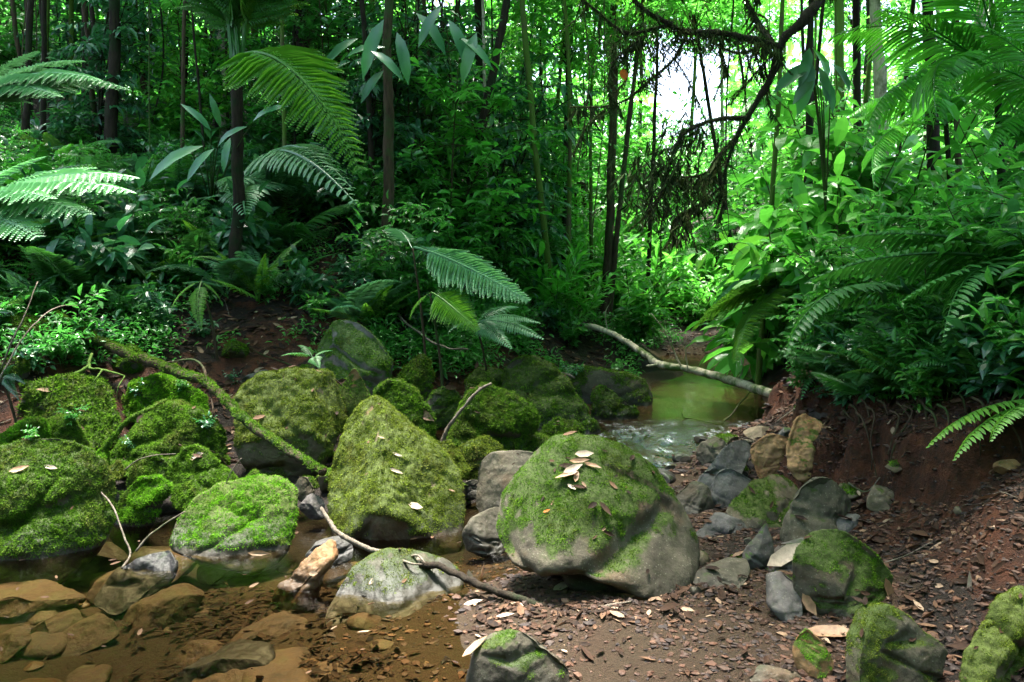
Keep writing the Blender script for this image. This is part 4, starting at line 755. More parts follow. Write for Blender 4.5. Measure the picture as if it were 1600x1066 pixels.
# many thin dark poles
rg = np.random.default_rng(460); pl_ = []
while len(pl_) < 64:
    px = rg.uniform(-20, 960) if len(pl_) < 50 else rg.uniform(1180, 1620); Y = rg.uniform(9.6, 19) if px < 960 else rg.uniform(9, 18); x = (px-CX)/FPX*Y
    if any(abs(px-q_) < 7 for q_ in pl_): continue
    pl_.append(px); z = gnd(x, Y); H = rg.uniform(6, 9); ln = rg.normal()*.45; r_0 = rg.uniform(.016, .05); side = 'left and middle' if px < 960 else 'right'
    tree([(x, Y, z-.1), (x+ln*.4+rg.normal()*.1, Y, z+H*.5), (x+ln, Y, z+H)], r_0, r_0*.55, 'thin dark pole-like trunk in the '+side+' forest, crown out of frame', ['bark_dark', 'bark', 'bark_dark', 'bark_moss'][rg.integers(4)], [(('b', int(rg.integers(3))), (0, 0, .3), (1.1, 1.1, .8))] if len(pl_) % 4 == 0 else [], group='thin poles in the '+side+' forest', seed=int(rg.integers(999)), ns=7)
for px0, px1, py, Y, r_, lab in [(1165, 1085, 22, 14, 1.25, 'slim tree leaning towards the sky gap, its crown closing the gap from above'), (1010, 1030, 10, 16, 1.3, 'slim straight tree whose crown closes the left top of the sky gap'), (1200, 1150, 45, 19, 1.5, 'slim tree whose crown closes the right top of the sky gap')]:
    x0 = (px0-CX)/FPX*Y; t_ = D(px1, py, Y); z = gnd(x0, Y); tree([(x0, Y, z-.1), ((x0+t_[0])/2, Y, (z+t_[2])/2), t_], .05, .025, lab, 'bark_dark', [(('b', 1), (0, 0, .1), (r_, r_, r_*.55)), (('f', 0), (.5, .4, .45), (r_, r_, r_*.5))], seed=int(px0))
# the tree fern left of centre
Yf = 8.0
e = tree(up(364, 448, 371, 96, Yf), wpx(20, Yf), wpx(17, Yf), 'dark tree fern stem left of centre with fronds rising from its top', 'bark_dark', name='tree_fern', seed=60, cat='tree fern')
top = D(371, 92, Yf)
for px, py, Y, b, r in [(290,-260,7.8,0,0),(335,-330,8.2,0,.3),(390,-350,8.3,0,0),(450,-300,7.8,0,-.3),(520,-220,8.2,1,0),(230,-160,8.4,1,0),(558,268,7.2,2,.5),(580,-200,7.6,1,0),(180,-200,7.4,1,.2),(420,-320,7.2,0,0)]:
    add_frond(e, top, D(px, py, Y), 'bi', b, 'fern_yellow' if px > 550 else 'fern', r)
# landmark ferns
fern_at(D(-70,360,5.6), [(212,278,5.4,1,.3),(205,300,5.2,1,.2),(150,262,5.8,1,.2),(140,335,5.1,1,.3),(70,245,6,1,0),(80,310,5.0,1,.3),(-60,220,5.8,1,0),(60,370,4.9,1,.4)], 'bright pale feathery fern reaching in from the left edge at mid height', 'bi', 'fern_pale')
fern_at(D(-40,180,8.0), [(130,95,7.8,1,.3),(155,125,7.4,1,.3),(200,140,7.6,1,.2),(60,80,8,1,.2),(90,150,7.2,1,.3)], 'feathery fern spreading flat at the upper left edge', 'bi', 'fern_pale')
fern_at(gp(430,330), [(545,300,8.0,2,.3),(530,280,8.6,2,.2),(548,322,7.8,2,.4),(480,265,9,1,0),(400,240,9.3,1,0),(350,300,8,1,0),(385,335,7.7,1,.2)], 'arching sword fern right of the tree fern stem', 'pin', 'fern_pale', ws=1.3)
fern_at(D(645,388,7.3), [(828,468,6.7,0,.55),(812,455,7.3,0,.4),(760,430,7.6,1,.3),(600,360,7.8,1,0)], 'pale flat fern frond leaning right over the slope centre', 'bi', 'fern_pale', ws=.75)
fern_at(D(672,458,7.0), [(748,516,6.7,1,.7),(640,500,6.9,1,.3)], 'yellow-green drooping fern tip above the dark pointed rock', 'bi', 'fern_yellow', ws=1.2)
fern_at(D(745,505,7.6), [(845,505,7.4,1,.3),(850,530,7.2,1,.4),(800,545,7,1,.4),(700,520,7.3,1,.3),(810,480,8,1,.2)], 'small bright pinnate fern low on the slope above the domed boulder', 'wing', 'fern_pale')
fern_at(D(312,440,7.0), [(268,482,6.8,1,.3),(315,515,6.8,1,.3),(345,470,7,1,0)], 'small yellowish fern hanging in the middle of the left slope', 'pin', 'fern_yellow', ws=1.5)
fern_at(D(490,560,6.3), [(440,556,6.1,1,.2),(520,548,6.2,1,.2),(500,575,6.0,1,.3),(465,540,6.5,1,0)], 'tiny fern sprouting on the big square-shouldered block', 'wing', 'fern')
fern_at(D(1650,430,4.2), [(1292,378,4.5,1,.3),(1268,436,4.3,1,.4),(1360,340,4.7,1,.2),(1410,470,4.0,1,.5),(1490,310,4.7,1,0),(1470,530,3.9,2,.3),(1550,360,3.8,1,.3)], 'big dark green pinnate fern sweeping in from the right edge', 'wing', 'fern', ws=1.25)
fern_at(D(1440,465,4.7), [(1222,560,4.5,2,.2),(1290,400,4.9,1,.2),(1238,490,4.7,1,.4),(1560,400,4.9,1,0)], 'dark arching fern drooping over the right bank beside the pool', 'wing', 'fern', ws=1.35)
fern_at(D(1660,628,3.7), [(1448,700,3.6,1,.4),(1490,720,3.5,1,.4),(1548,690,3.4,1,.5)], 'bright green small fern drooping in from the right edge above the litter', 'wing', 'fern_yellow', ws=.9)
fern_at(D(1245,440,8.3), [(1082,515,7.9,1,.5),(1100,490,8.4,1,.4),(1150,565,7.6,1,.5),(1180,420,8.6,1,.3),(1300,400,8.3,1,.2)], 'yellow-green fern leaning over the upper pool from its far bank', 'bi', 'fern_yellow')
fern_at(gp(1330,455), [(1240,400,8.4,1,.3),(1310,385,8.4,1,.3),(1400,400,8.2,1,.2),(1250,450,7.8,1,.4),(1430,440,7.8,1,.3)], 'feathery pale fern behind the dark arching one', 'bi', 'fern_pale')
fern_at(D(5,590,5.4), [(30,625,5.2,1,.2),(-30,600,5.2,1,.2),(25,570,5.3,1,0),(40,600,5.2,1,.2)], 'dusky small fern tucked beside the round dark boulder', 'pin', 'leaf_blue')
fern_at(gp(700,300), [(640,260,12,1,.3),(760,270,12,1,.3),(680,230,12,1,0),(600,300,11.5,1,.3)], 'shadowed fern on the slope under the leaning dark trunk', 'bi', 'fern')
# palms at upper right
def palm(base, top, fr, label, r=.03):
    e = tree([base, (np.array(base)+top)/2, top], r, r*.7, label, 'bark_dark', name='palm', seed=7, cat='palm')
    for px, py, Y, b, rl, ws in fr: add_frond(e, top, D(px, py, Y), 'palm', b, 'palm', rl, ws)
    return e
b = gp(1575, 470); b[1] = 6.2; b = np.array([D(1575, 420, 6.2)[0], 6.2, gnd(D(1575, 420, 6.2)[0], 6.2)])
palm(b, D(1558,130,6.2), [(1375,15,6,1,.3,1),(1300,60,6.4,2,.4,1),(1440,-80,6.2,1,.2,1),(1350,225,5.8,2,.5,.9),(1620,-60,6,1,0,1),(1690,60,5.8,1,0,1),(1500,-120,5.6,1,0,1),(1660,250,5.6,2,.3,1),(1460,190,5.3,2,.4,.8)], 'young palm with long feathered fronds at the upper right corner', .035)
b = D(1500, 420, 7.4); b[2] = gnd(b[0], b[1])
palm(b, D(1478,195,7.4), [(1330,180,7.2,2,.4,.8),(1400,60,7.4,1,.2,.9),(1520,50,7.4,1,.1,.9),(1600,180,7.2,2,.3,.9),(1365,290,6.9,2,.6,.7)], 'second slimmer palm behind the mottled pale trunk side', .028)
b = D(1690, 480, 5.2); b[2] = gnd(b[0], b[1])
palm(b, D(1680,190,5.2), [(1530,40,5.2,1,.2,1),(1480,130,5.0,2,.3,1),(1580,-60,5.2,1,.2,1),(1540,260,4.9,2,.5,.9)], 'palm whose fronds enter from the right edge above the ferns', .035)
# big paddle-leaved plant by the tree fern
def paddles(base, lv, label, mat='leaf_blue', name='broadleaf_plant', W=.2):
    base = np.array(base); e = empty(name, base); tag(e, label, 'plant'); 
    for (x0, y0, x1, y1, Y) in lv:
        a, c = D(x0, y0, Y), D(x1, y1, Y-.15); st = MB(); V, Q, T = tube_geo(spline([base, (base+a)/2+np.array([0, 0, .1]), a], 12)-base, np.linspace(.008, .004, 12), 5); st.add(V, Q, T); st.build('stem', M['stem'], e)
        L = np.linalg.norm(c-a); V, F, r = leaves((a-base)[None], (c-a)[None], np.array([[.1, -.75, .6]]), L, L*W, STRAP); mk('leaf', V, F, M[mat], e, True, {'rnd': r*.5+.5})
paddles(gp(330,330), [(335,232,285,272,6.9),(318,228,222,262,7.0),(330,205,290,158,7.1),(345,200,330,150,7.1),(360,215,345,260,6.9),(395,190,436,155,7.1),(340,230,370,190,7.0),(300,240,255,240,7.3)], 'pale blue-green paddle-leaved plant in front of the tree fern stem', 'leaf_blue', W=.22)
paddles(gp(560,200), [(560,60,500,90,8.5),(600,30,560,110,8.2),(620,50,640,120,8.0),(580,80,630,110,8.1),(650,20,700,70,8.2),(700,30,740,100,8.1),(690,10,650,60,8.0),(720,60,770,90,8),(745,50,720,120,8),(600,110,560,150,8.3),(540,90,590,60,8.4)], 'dusky plant with large drooping leaves high beside the brown trunk', W=.24)
paddles(D(1290,330,7.0), [(1270,100,1215,128,6.6),(1275,110,1245,150,6.6),(1265,90,1256,170,6.6),(1280,105,1300,150,6.6),(1265,75,1255,125,6.6),(1300,100,1335,130,6.7),(1285,120,1310,165,6.6)], 'dark pointed-leaf plant silhouetted before the bright thicket on the right', 'leaf_blue', W=.28)
# mossy branch hanging in from the top right
Yb = 6.0
def bp(*p): return pix_path([(a, b, Yb+(c if len(q) else 0)) for (a, b, *q) in p for c in [q[0] if q else 0]])
mbp = [(bp((1330,-60,.3),(1285,-5,.2),(1262,25),(1228,58),(1217,80),(1210,112),(1188,150),(1168,184),(1150,215),(1136,258),(1130,290),(1118,335)), .050, .008),
 (bp((1219,76),(1180,62),(1125,52,-.1),(1070,50,-.2),(1040,35,-.3),(1000,10,-.4),(975,-30,-.4)), .030, .014), (bp((1212,72),(1188,40,.2),(1168,5,.3),(1160,-40,.4)), .024, .014),
 (bp((1168,184),(1130,186,-.1),(1090,196,-.2),(1064,215,-.3),(1045,262,-.3),(1030,310,-.3),(1010,335,-.3)), .020, .006), (bp((1150,215),(1125,240,.1),(1100,272,.1),(1060,278,.1),(1030,276,.1)), .012, .005),
 (bp((1075,52,-.2),(1050,95,-.2),(1010,130,-.2),(975,158,-.2),(930,168,-.2),(890,168,-.2)), .012, .004), (bp((1130,290),(1095,318),(1060,338),(1052,350)), .009, .004),
 (bp((1040,40,-.3),(990,52,-.3),(960,42,-.3),(930,14,-.3),(900,-10,-.3)), .013, .006), (bp((1010,55,-.3),(965,90,-.3),(950,130,-.3),(958,200,-.3),(955,250,-.3)), .008, .003), (bp((1130,290),(1132,310,-.1),(1122,345,-.1)), .006, .003),
 (bp((1048,262,-.3),(1035,285,-.3),(1045,330,-.3)), .008, .003), (bp((1100,52),(1130,75),(1160,82),(1190,72)), .01, .006)]
ba = mbp[0][0][0]; e = empty('mossy_branch', ba); tag(e, 'dark crooked overhead branch hung with beard moss, before the sky gap', 'branch')
pts = []
for k, (P, a, c) in enumerate(mbp):
    S = spline(P, 50); mb = MB(); S = S+fbm(S*6, 2, k)[:, None]*.012; R = np.linspace(a, c, 50)*(.85+.35*fbm(S*14, 2, k+4)); V, Q, T = tube_geo(S-ba, R, 10, .6, k, 20); mb.add(V, Q, T); mb.build('limb', M['bark_dark'], e); pts.append((S, R))
rg = np.random.default_rng(45)
tb = MB()
for k in range(70):
    S, R_ = pts[rg.integers(12)]; i = rg.integers(len(S)//6, len(S)-1); l = rg.uniform(.12, .5); q = S[i]; dv = np.array([rg.normal()*.5, rg.normal()*.4, -.8]); W = spline([q, q+dv*l*.5+rg.normal(size=3)*.03, q+dv*l*.8+np.array([rg.normal()*.08, 0, -.25*l])], 16)
    V, Q, T = tube_geo(W-ba, np.linspace(.004, .0012, 16), 4, .4, k, 60); tb.add(V, Q, T); pts.append((W, np.linspace(.006, .003, 16))) if k % 2 else None
tb.build('twig', M['bark_dark'], e)
hm = MB(); LP, LD, LL, LW = [], [], [], []
for k, (S, R) in enumerate(pts):
    m = int(len(S)*(9 if k in (1, 3) else 5)); t = RNG.random(m)*(len(S)-1.01); i = t.astype(int); p = S[i]+(S[i+1]-S[i])*(t-i)[:, None]
    dens = np.clip(.5+1.3*fbm(p*3.2, 2, 40+k), .02, 1.2)**2
    LP.append(p+rdir(m)*R[i][:, None]*.8); LD.append(rdir(m)*.6+np.array([0, 0, -1])); LL.append(RNG.uniform(.02, .13, m)*dens+.012); LW.append(RNG.uniform(.0015, .005, m)); m = int(len(S)*26)
    m2 = m; t = RNG.random(m2)*(len(S)-1.01); i = t.astype(int); p = S[i]+(S[i+1]-S[i])*(t-i)[:, None]; LP.append(p); LD.append(rdir(m2)); LL.append(R[i]*RNG.uniform(.8, 1.9, m2)+.008); LW.append(np.full(m2, .006))
for cx_, cy_, rr, nn_, dl in [(1040,62,.20,420,.22),(1000,60,.16,260,.18),(1072,206,.13,150,.26),(1052,240,.13,130,.24),(1022,275,.15,190,.32),(1100,70,.10,200,.12),(1160,80,.08,160,.10),(965,80,.08,160,.12),(1010,125,.06,160,.14),(1020,320,.14,130,.26),(1088,300,.08,180,.14),(948,125,.05,90,.08),(1120,200,.12,160,.07),(1190,75,.06,100,.1)]:
    nn_ = int(nn_*2.6); c = D(cx_, cy_, Yb-.2); LP.append(c+RNG.normal(size=(nn_, 3))*rr*np.array([.95, .6, .6])); nn_ = int(nn_)
    LD.append(rdir(nn_)*.8+np.array([0, 0, -1.])); LL.append(RNG.uniform(.08, 1, nn_)**2*dl*.55+.01); LW.append(RNG.uniform(.001, .0026, nn_))
P = np.concatenate(LP); V, F, r = leaves(P-ba, np.concatenate(LD), rdir(len(P)), np.concatenate(LL), np.concatenate(LW), LEAF2); mk('beard_moss', V, F, M['moss_hang'], e, False, {'rnd': r})
c = D(972, 116, 5.75); V, F, r = leaves(np.array([[0, 0, .035]]), np.array([[.25, 0, -1]]), np.array([[.3, -1, .2]]), .085, .075, DEAD); o = mk('dead_leaf', V, F, M['dead_orange'], loc=None); o.location = c; tag(o, 'single glowing orange dead leaf caught in the hanging moss', 'leaf')
# ---------------------------------------------------------------- understory fill
def bankline(px): return np.interp(px, [-200, 0, 150, 230, 350, 480, 520, 650, 800, 900, 990, 1030, 1100, 1180, 1230, 1300, 1400, 1500, 1800], [580, 575, 560, 540, 500, 488, 520, 548, 545, 560, 560, 535, 515, 530, 600, 650, 665, 640, 640])
def zone(px, Y):
    if Y > 11.5: return 'far'
    return 'left slope' if px < 620 else ('middle slope' if px < 900 else ('far bank' if px < 1230 else 'right bank'))
def scatter(n, x0, x1, y0, y1, keys, sc, name, cat, labf, seed, margin=8, mind=0., kwf=None):
    rg = np.random.default_rng(seed); out = []; tries = 0
    while len(out) < n and tries < n*60:
        tries += 1; px, py = rg.uniform(x0, x1), rg.uniform(y0, y1)
        if py > bankline(px)-margin: continue
        h = gp(px, py)
        if h is None or h[1] > 30 or h[2] < wl(h[1])+.12: continue
        if any((h[0]-o[0])**2+(h[1]-o[1])**2 < mind**2 for o in out): continue
        out.append(h); s = sc*rg.uniform(.7, 1.25); g, lab = labf(px, h)
        put_plant(keys[rg.integers(len(keys))], h-np.array([0, 0, .02]), s, rg.uniform(0, 6.3), name, lab, cat, g)
    return out
K = lambda *a: [(x, v) for x in a for v in range(3)]
def lf(what): 
    def f(px, h):
        z = zone(px, h[1])
        s = {'left slope': 'on the shaded earth slope around the tree fern', 'middle slope': 'on the slope right of the brown trunk above the boulders', 'far bank': 'on the bank just behind the upper pool', 'right bank': 'on the high right bank among the big ferns', 'far': 'deep in the forest behind the slopes'}[z]
        return what+' '+s, what+' '+s
    return f
scatter(120, -60, 900, 205, 590, K('small', 'smallb'), .95, 'seedling', 'seedling', lf('low leafy seedling'), 301, margin=-25)
scatter(95, 1230, 1640, 450, 660, K('small', 'smallb'), 1.0, 'seedling', 'seedling', lf('low leafy seedling'), 302)
scatter(55, 600, 1040, 380, 560, K('small'), 1.25, 'seedling', 'seedling', lf('low leafy seedling'), 303)
scatter(30, -60, 900, 200, 480, K('broad'), .75, 'broadleaf_plant', 'plant', lf('dusky broad-leaved understory plant'), 331, mind=.4)
scatter(26, -700, -60, 200, 560, K('shrub', 'broad'), .8, 'shrub', 'shrub', lambda px, h: ('shrub on the slope beyond the photo edge',)*2, 332)
scatter(22, 1640, 2300, 380, 600, K('shrub', 'broad'), .8, 'shrub', 'shrub', lambda px, h: ('shrub on the bank beyond the photo edge',)*2, 333)
scatter(48, -60, 620, 190, 430, K('shrub'), .6, 'shrub', 'shrub', lf('green small-leaved shrub'), 304)
scatter(34, 560, 930, 230, 500, K('shrub'), .85, 'shrub', 'shrub', lf('green small-leaved shrub'), 305)
scatter(40, 860, 1250, 430, 545, K('shrubB', 'ginger'), .8, 'shrub', 'shrub', lf('bright green broad-leaved shrub'), 306, mind=.3)
scatter(26, 1240, 1640, 520, 640, K('shrub', 'smallb'), .42, 'shrub', 'shrub', lambda px, h: ('dark little leafy bush on the shady brow above the red clay cut',)*2, 317)
scatter(46, 1215, 1640, 380, 560, K('shrubB', 'shrub'), .68, 'shrub', 'shrub', lf('bright green broad-leaved shrub'), 307)
scatter(18, 1230, 1500, 380, 450, K('large'), .95, 'large_leaf_shrub', 'shrub', lf('shrub with big glossy bright leaves'), 308, mind=.5)
scatter(14, 900, 1200, 400, 500, K('ginger'), 1.3, 'ginger_plant', 'plant', lf('tall strap-leaved ginger plant'), 309)
for k, (px, py, Y, s) in enumerate([(1250,455,8.6,1.15),(1330,420,8.4,1.2),(1190,470,10,1.1),(1420,400,8,1.1),(1220,430,11,1.3),(1310,440,7.6,.9)]):
    b = D(px, py, Y); b[2] = gnd(b[0], b[1]); put_plant(('large', k % 3), b, s, k*1.3, 'large_leaf_shrub', 'tall shrub of large bright drooping leaves between pool and mottled trunk', 'shrub', 'large-leaved shrubs right of the sky gap')
def fern_scatter(n, x0, x1, y0, y1, L, kinds, what, seed, mats):
    rg = np.random.default_rng(seed); k = 0
    while k < n:
        px, py = rg.uniform(x0, x1), rg.uniform(y0, y1)
        if py > bankline(px)-5: continue
        h = gp(px, py)
        if h is None or h[1] > 20 or h[2] < wl(h[1])+.2: continue
        g, lab = lf(what)(px, h); fern_random(h, int(rg.integers(6, 10)), L*rg.uniform(.7, 1.25), lab, kinds[rg.integers(len(kinds))], mats[rg.integers(len(mats))], g, int(rg.integers(9999)), up=rg.uniform(.35, .9)); k += 1
fern_scatter(46, -60, 900, 215, 535, .62, ['bi', 'pin', 'wing'], 'green rosette fern', 321, ['fern', 'fern_yellow', 'fern_pale', 'fern_pale'])
fern_scatter(34, 1240, 1640, 430, 650, .5, ['bi', 'wing'], 'green rosette fern', 322, ['fern', 'fern', 'fern_yellow'])
fern_scatter(12, 0, 900, 200, 420, 1.0, ['palm'], 'small understory palm with narrow leaflets', 324, ['palm', 'fern'])
fern_scatter(6, 1240, 1600, 400, 480, 1.1, ['palm'], 'small understory palm with narrow leaflets', 325, ['palm'])
fern_scatter(9, 1080, 1260, 470, 545, .8, ['bi'], 'green rosette fern', 323, ['fern_yellow', 'fern'])
for k, (px, py, tips) in enumerate([(1330,560,[(1250,625),(1290,640),(1340,640),(1400,610),(1380,520),(1280,540)]),(1450,540,[(1380,600),(1430,620),(1500,600),(1520,520),(1400,500)]),(1560,535,[(1500,600),(1560,625),(1620,590),(1480,560),(1600,480)])]):
    h = gp(px, py); fern_at(h, [(a_, b_, h[1]-.25, 2, .2) for a_, b_ in tips], ['dark fern spilling over the bank edge beside the fallen log end','dark fern at the brow of the right bank, middle of three','dark fern at the brow of the right bank, nearest the photo edge'][k], 'wing', 'fern', ws=1.3)
for k, (px, Y, s) in enumerate([(545, 9.2, 1.05), (640, 9.6, 1.1), (700, 9.0, 1.0), (765, 10.2, 1.15), (500, 10.5, 1.1), (250, 10.6, .9), (90, 10.2, .9), (820, 12, 1.1)]):
    x = (px-CX)/FPX*Y; put_plant((('saplingD', 'sapling', 'saplingB')[k % 3], k % 3), (x, Y+1.2, gnd(x, Y+1.2)-.05), s, k*2.1, 'sapling', 'leafy sapling on the left slope near the brown trunk', 'sapling', 'saplings on the left slope')
# trees and saplings beyond
def far_field(n, seed):
    rg = np.random.default_rng(seed); out = []; t = 0
    while len(out) < n and t < 9000:
        t += 1; Y = 9.5+rg.random()**.8*26; px = rg.uniform(-260, 1860); x = (px-CX)/FPX*Y
        if 880 < px < 1250 and Y < 15.5: continue
        if px < 880 and Y < 11.5: continue
        if any((x-o[0])**2+(Y-o[1])**2 < .9 for o in out): continue
        z = gnd(x, Y); gap = 1010 < px < 1128
        out.append((x, Y, z, px, gap))
    return out, rg
def sl(px, Y, what):
    s = ('upper left', 'left of centre', 'middle', 'sky gap side', 'right side')[int(np.clip(px//330, 0, 4))]
    d = 'nearer' if Y < 18 else 'farther'; w_ = {'upper left': 'behind the trunks of the upper left', 'left of centre': 'behind the stout dark trunk', 'middle': 'behind the crossed dark trunks', 'sky gap side': 'under and beside the sky gap', 'right side': 'behind the palms at the right'}[s]
    return f'{what} {w_}, {d} row'
out, rg = far_field(150, 401)
for x, Y, z, px, gap in out:
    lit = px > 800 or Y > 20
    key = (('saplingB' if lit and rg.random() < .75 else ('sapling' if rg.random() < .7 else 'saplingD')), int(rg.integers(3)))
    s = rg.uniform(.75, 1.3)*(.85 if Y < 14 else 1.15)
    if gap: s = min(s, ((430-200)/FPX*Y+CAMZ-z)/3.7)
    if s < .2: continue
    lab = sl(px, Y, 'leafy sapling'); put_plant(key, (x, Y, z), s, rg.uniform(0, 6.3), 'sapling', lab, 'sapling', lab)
out, rg = far_field(52, 402)
for x, Y, z, px, gap in out:
    if Y < 12: Y += 4; x = (px-CX)/FPX*Y; z = gnd(x, Y)
    if gap or 1000 < px < 1140: continue
    H = rg.uniform(4.5, 9)+Y*.10; r = rg.uniform(1.5, 2.6); lab = sl(px, Y, 'slim forest tree'); rr = rg.uniform(.05, .13)
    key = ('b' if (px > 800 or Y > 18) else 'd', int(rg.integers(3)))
    cr = [(key, (0, 0, rg.uniform(-.3, .3)), (r, r, r*1.0))]
    if rg.random() < .4: cr.append((('b' if Y > 16 else 'd', int(rg.integers(3))), (rg.uniform(-.8, .8), rg.uniform(-.8, .8), -rg.uniform(1.8, 3.5)), (r*.8, r*.8, r*.8)))
    tree([(x, Y, z-.1), (x+rg.uniform(-.2, .2), Y, z+H*.5), (x+rg.uniform(-.5, .5), Y+rg.uniform(-.4, .4), z+H)], rr, rr*.5, lab, ['bark_dark', 'bark', 'bark_moss', 'bark_pale'][rg.integers(4)], cr, group=lab, seed=int(rg.integers(999)), ns=8)
# forest round and behind the camera
rg = np.random.default_rng(450)
for k in range(17):
    a_ = math.pi*(.97+1.06*k/16)+.0; rr = rg.uniform(3.8, 6.2); x, y = rr*math.cos(a_), rr*math.sin(a_)+.6; z = gnd(x, y); H = rg.uniform(2.6, 5.2); lab = 'dense leafy tree standing around the viewer outside the frame'
    tree([(x, y, z-.1), (x, y, z+H*.5), (x*1.02, y, z+H)], .08, .04, lab, 'bark', [(('d', k % 3), (0, 0, .3), (2.0, 2.0, 1.7)), (('d', (k+1) % 3), (rg.uniform(-.5, .5), -.3, -H*.55), (1.5, 1.5, 1.5))], group='trees around the viewer', seed=k)
# far woods: one mass
rg = np.random.default_rng(500); n = 26000; a = rg.uniform(-1.05, 1.05, n); d = rg.uniform(38, 58, n); x = d*np.sin(a); y = d*np.cos(a); px = CX+FPX*x/y
hm_ = np.where((px > 1015) & (px < 1125), .35, 1.)*(11+3*vnoise(np.stack([a*9, a*0, a*0], 1), 3)); z = height(x, y)+rg.random(n)**.9*hm_; P = np.stack([x, y, z], 1); keep = fbm(P*.45, 3, 8) > -.12; P = P[keep]
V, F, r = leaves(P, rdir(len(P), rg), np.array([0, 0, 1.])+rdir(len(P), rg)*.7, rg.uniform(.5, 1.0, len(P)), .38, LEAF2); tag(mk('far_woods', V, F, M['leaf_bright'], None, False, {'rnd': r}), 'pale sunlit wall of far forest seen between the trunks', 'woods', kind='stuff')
# lianas
for k in range(34):
    px = RNG.uniform(20, 1560); Y = RNG.uniform(8.5, 15)
    if 990 < px < 1130: continue
    a, c = D(px, -40, Y), D(px+RNG.uniform(-25, 25), RNG.uniform(180, 400), Y); c[2] = max(c[2], gnd(c[0], c[1])-.05)
    m = (a+c)/2+np.array([RNG.uniform(-.2, .2), 0, 0]); lab = 'thin dark liana hanging straight down between the trunks'
    o = MB(); V, Q, T = tube_geo(spline([a, m, c], 24)-c, .007 if k % 3 else .014, 5); o.add(V, Q, T); o = o.build('liana', M[['bark_dark', 'bark', 'stem'][k % 3]]); o.location = c; tag(o, lab, 'liana', 'lianas hanging between the trunks')
# ---------------------------------------------------------------- loose stones, built one by one
def loose(x, y, z, r, rz, mat, label, group, seed, moss=0., name='stone', mm='moss'):
    rg = np.random.default_rng(seed+4000); d, F = ico(4 if r < .07 else 5); P = d*np.array([r*rg.uniform(.8, 1.35), r*rg.uniform(.7, 1.1), rz])
    bd = name == 'submerged_stone'
    for _ in range(3 if bd else 6):
        nn = rdir(1, rg)[0]; h = P@nn; P = P-nn*(np.maximum(h-np.quantile(h, rg.uniform(.68, .88)), 0)*(.6 if bd else .9))[:, None]
    a_ = rg.uniform(0, 6.3); P = np.stack([P[:, 0]*math.cos(a_)-P[:, 1]*math.sin(a_), P[:, 0]*math.sin(a_)+P[:, 1]*math.cos(a_), P[:, 2]], 1)+np.array([x, y, z]); n, _ = mesh_normals(P, F)
    P = P+n*(r*.13*fbm(P/r*1.1, 3, seed))[:, None]; n, _ = mesh_normals(P, F); loc = np.array([x, y, P[:, 2].min()]); rel = P[:, 2]-wl(P[:, 1])
    mask = sstep(.45, .65, n[:, 2]*.4+moss*.8+fbm(P*9, 3, seed)*.5)*sstep(0, .04, rel) if moss > 0 else np.zeros(len(P))
    o = mk(name, P, F, M[mat], None, True, {'moss': mask}, loc); tag(o, label, 'stone', group)
    if moss > 0: moss_on(o, P, F, mask, 1, M[mm], .0026*y, loc, seed=seed, cover=1.6)
    SOLIDS.append((P, F))
rg = np.random.default_rng(810); cen = [(s_[0][:, 0].mean(), s_[0][:, 1].mean(), np.ptp(s_[0][:, 0])*.36) for s_ in SOLIDS if s_[0][:, 2].max() > .05]
def free(x, y, k=1.): return all((x-c_[0])**2+(y-c_[1])**2 > (c_[2]*k)**2 for c_ in cen)
def loose_field(n, f, r0, r1, flat, mats, lab, seed, moss=0, sink=.35, zabs=None, name='stone', k=1.):
    rg = np.random.default_rng(seed); m = 0; t = 0
    while m < n and t < n*40:
        t += 1; x, y = f(rg)
        if not free(x, y, k): continue
        r = r0+(r1-r0)*rg.random()**1.8; rz = r*flat*rg.uniform(.8, 1.25); g = gnd(x, y)
        z = g+rz*(1-2*sink) if zabs is None else min(g+rz*.25, -.03-rz)
        if zabs is not None and g > -.05: continue
        loose(x, y, z, r, rz, mats[rg.integers(len(mats))], lab, lab, seed*100+m, moss*rg.uniform(.4, 1.2), name); cen.append((x, y, r*1.5)); m += 1
loose_field(52, lambda rg: ((lambda y: (rg.uniform(-.66, .06)*y, y))(rg.uniform(4.5, 7.4))), .07, .22, .7, ['rock', 'rock_slate', 'rock_warm'], 'smaller mossy stone filling the dark gaps between the left boulders', 821, .85, name='mossy_stone')
loose_field(44, lambda rg: (rg.uniform(.75, 3.0), rg.uniform(3.4, 6.9)), .03, .12, .6, ['rock', 'rock_slate', 'rock_warm', 'rock_orange'], 'small grey or brown stone lying loose between the rocks of the gravel bank', 822, .2)
loose_field(22, lambda rg: (rg.uniform(.5, 1.7), rg.uniform(5.2, 7.4)), .05, .15, .5, ['rock_slate', 'rock'], 'wet dark stone standing in the riffle', 823, .25, name='wet_stone')
loose_field(34, lambda rg: (rg.uniform(-2.8, .0), rg.uniform(2.5, 4.35)), .035, .19, .32, ['bed', 'bed', 'rock_orange'], 'flat brown stone on the bottom of the clear pool', 824, 0, zabs=1, name='submerged_stone', k=.6)
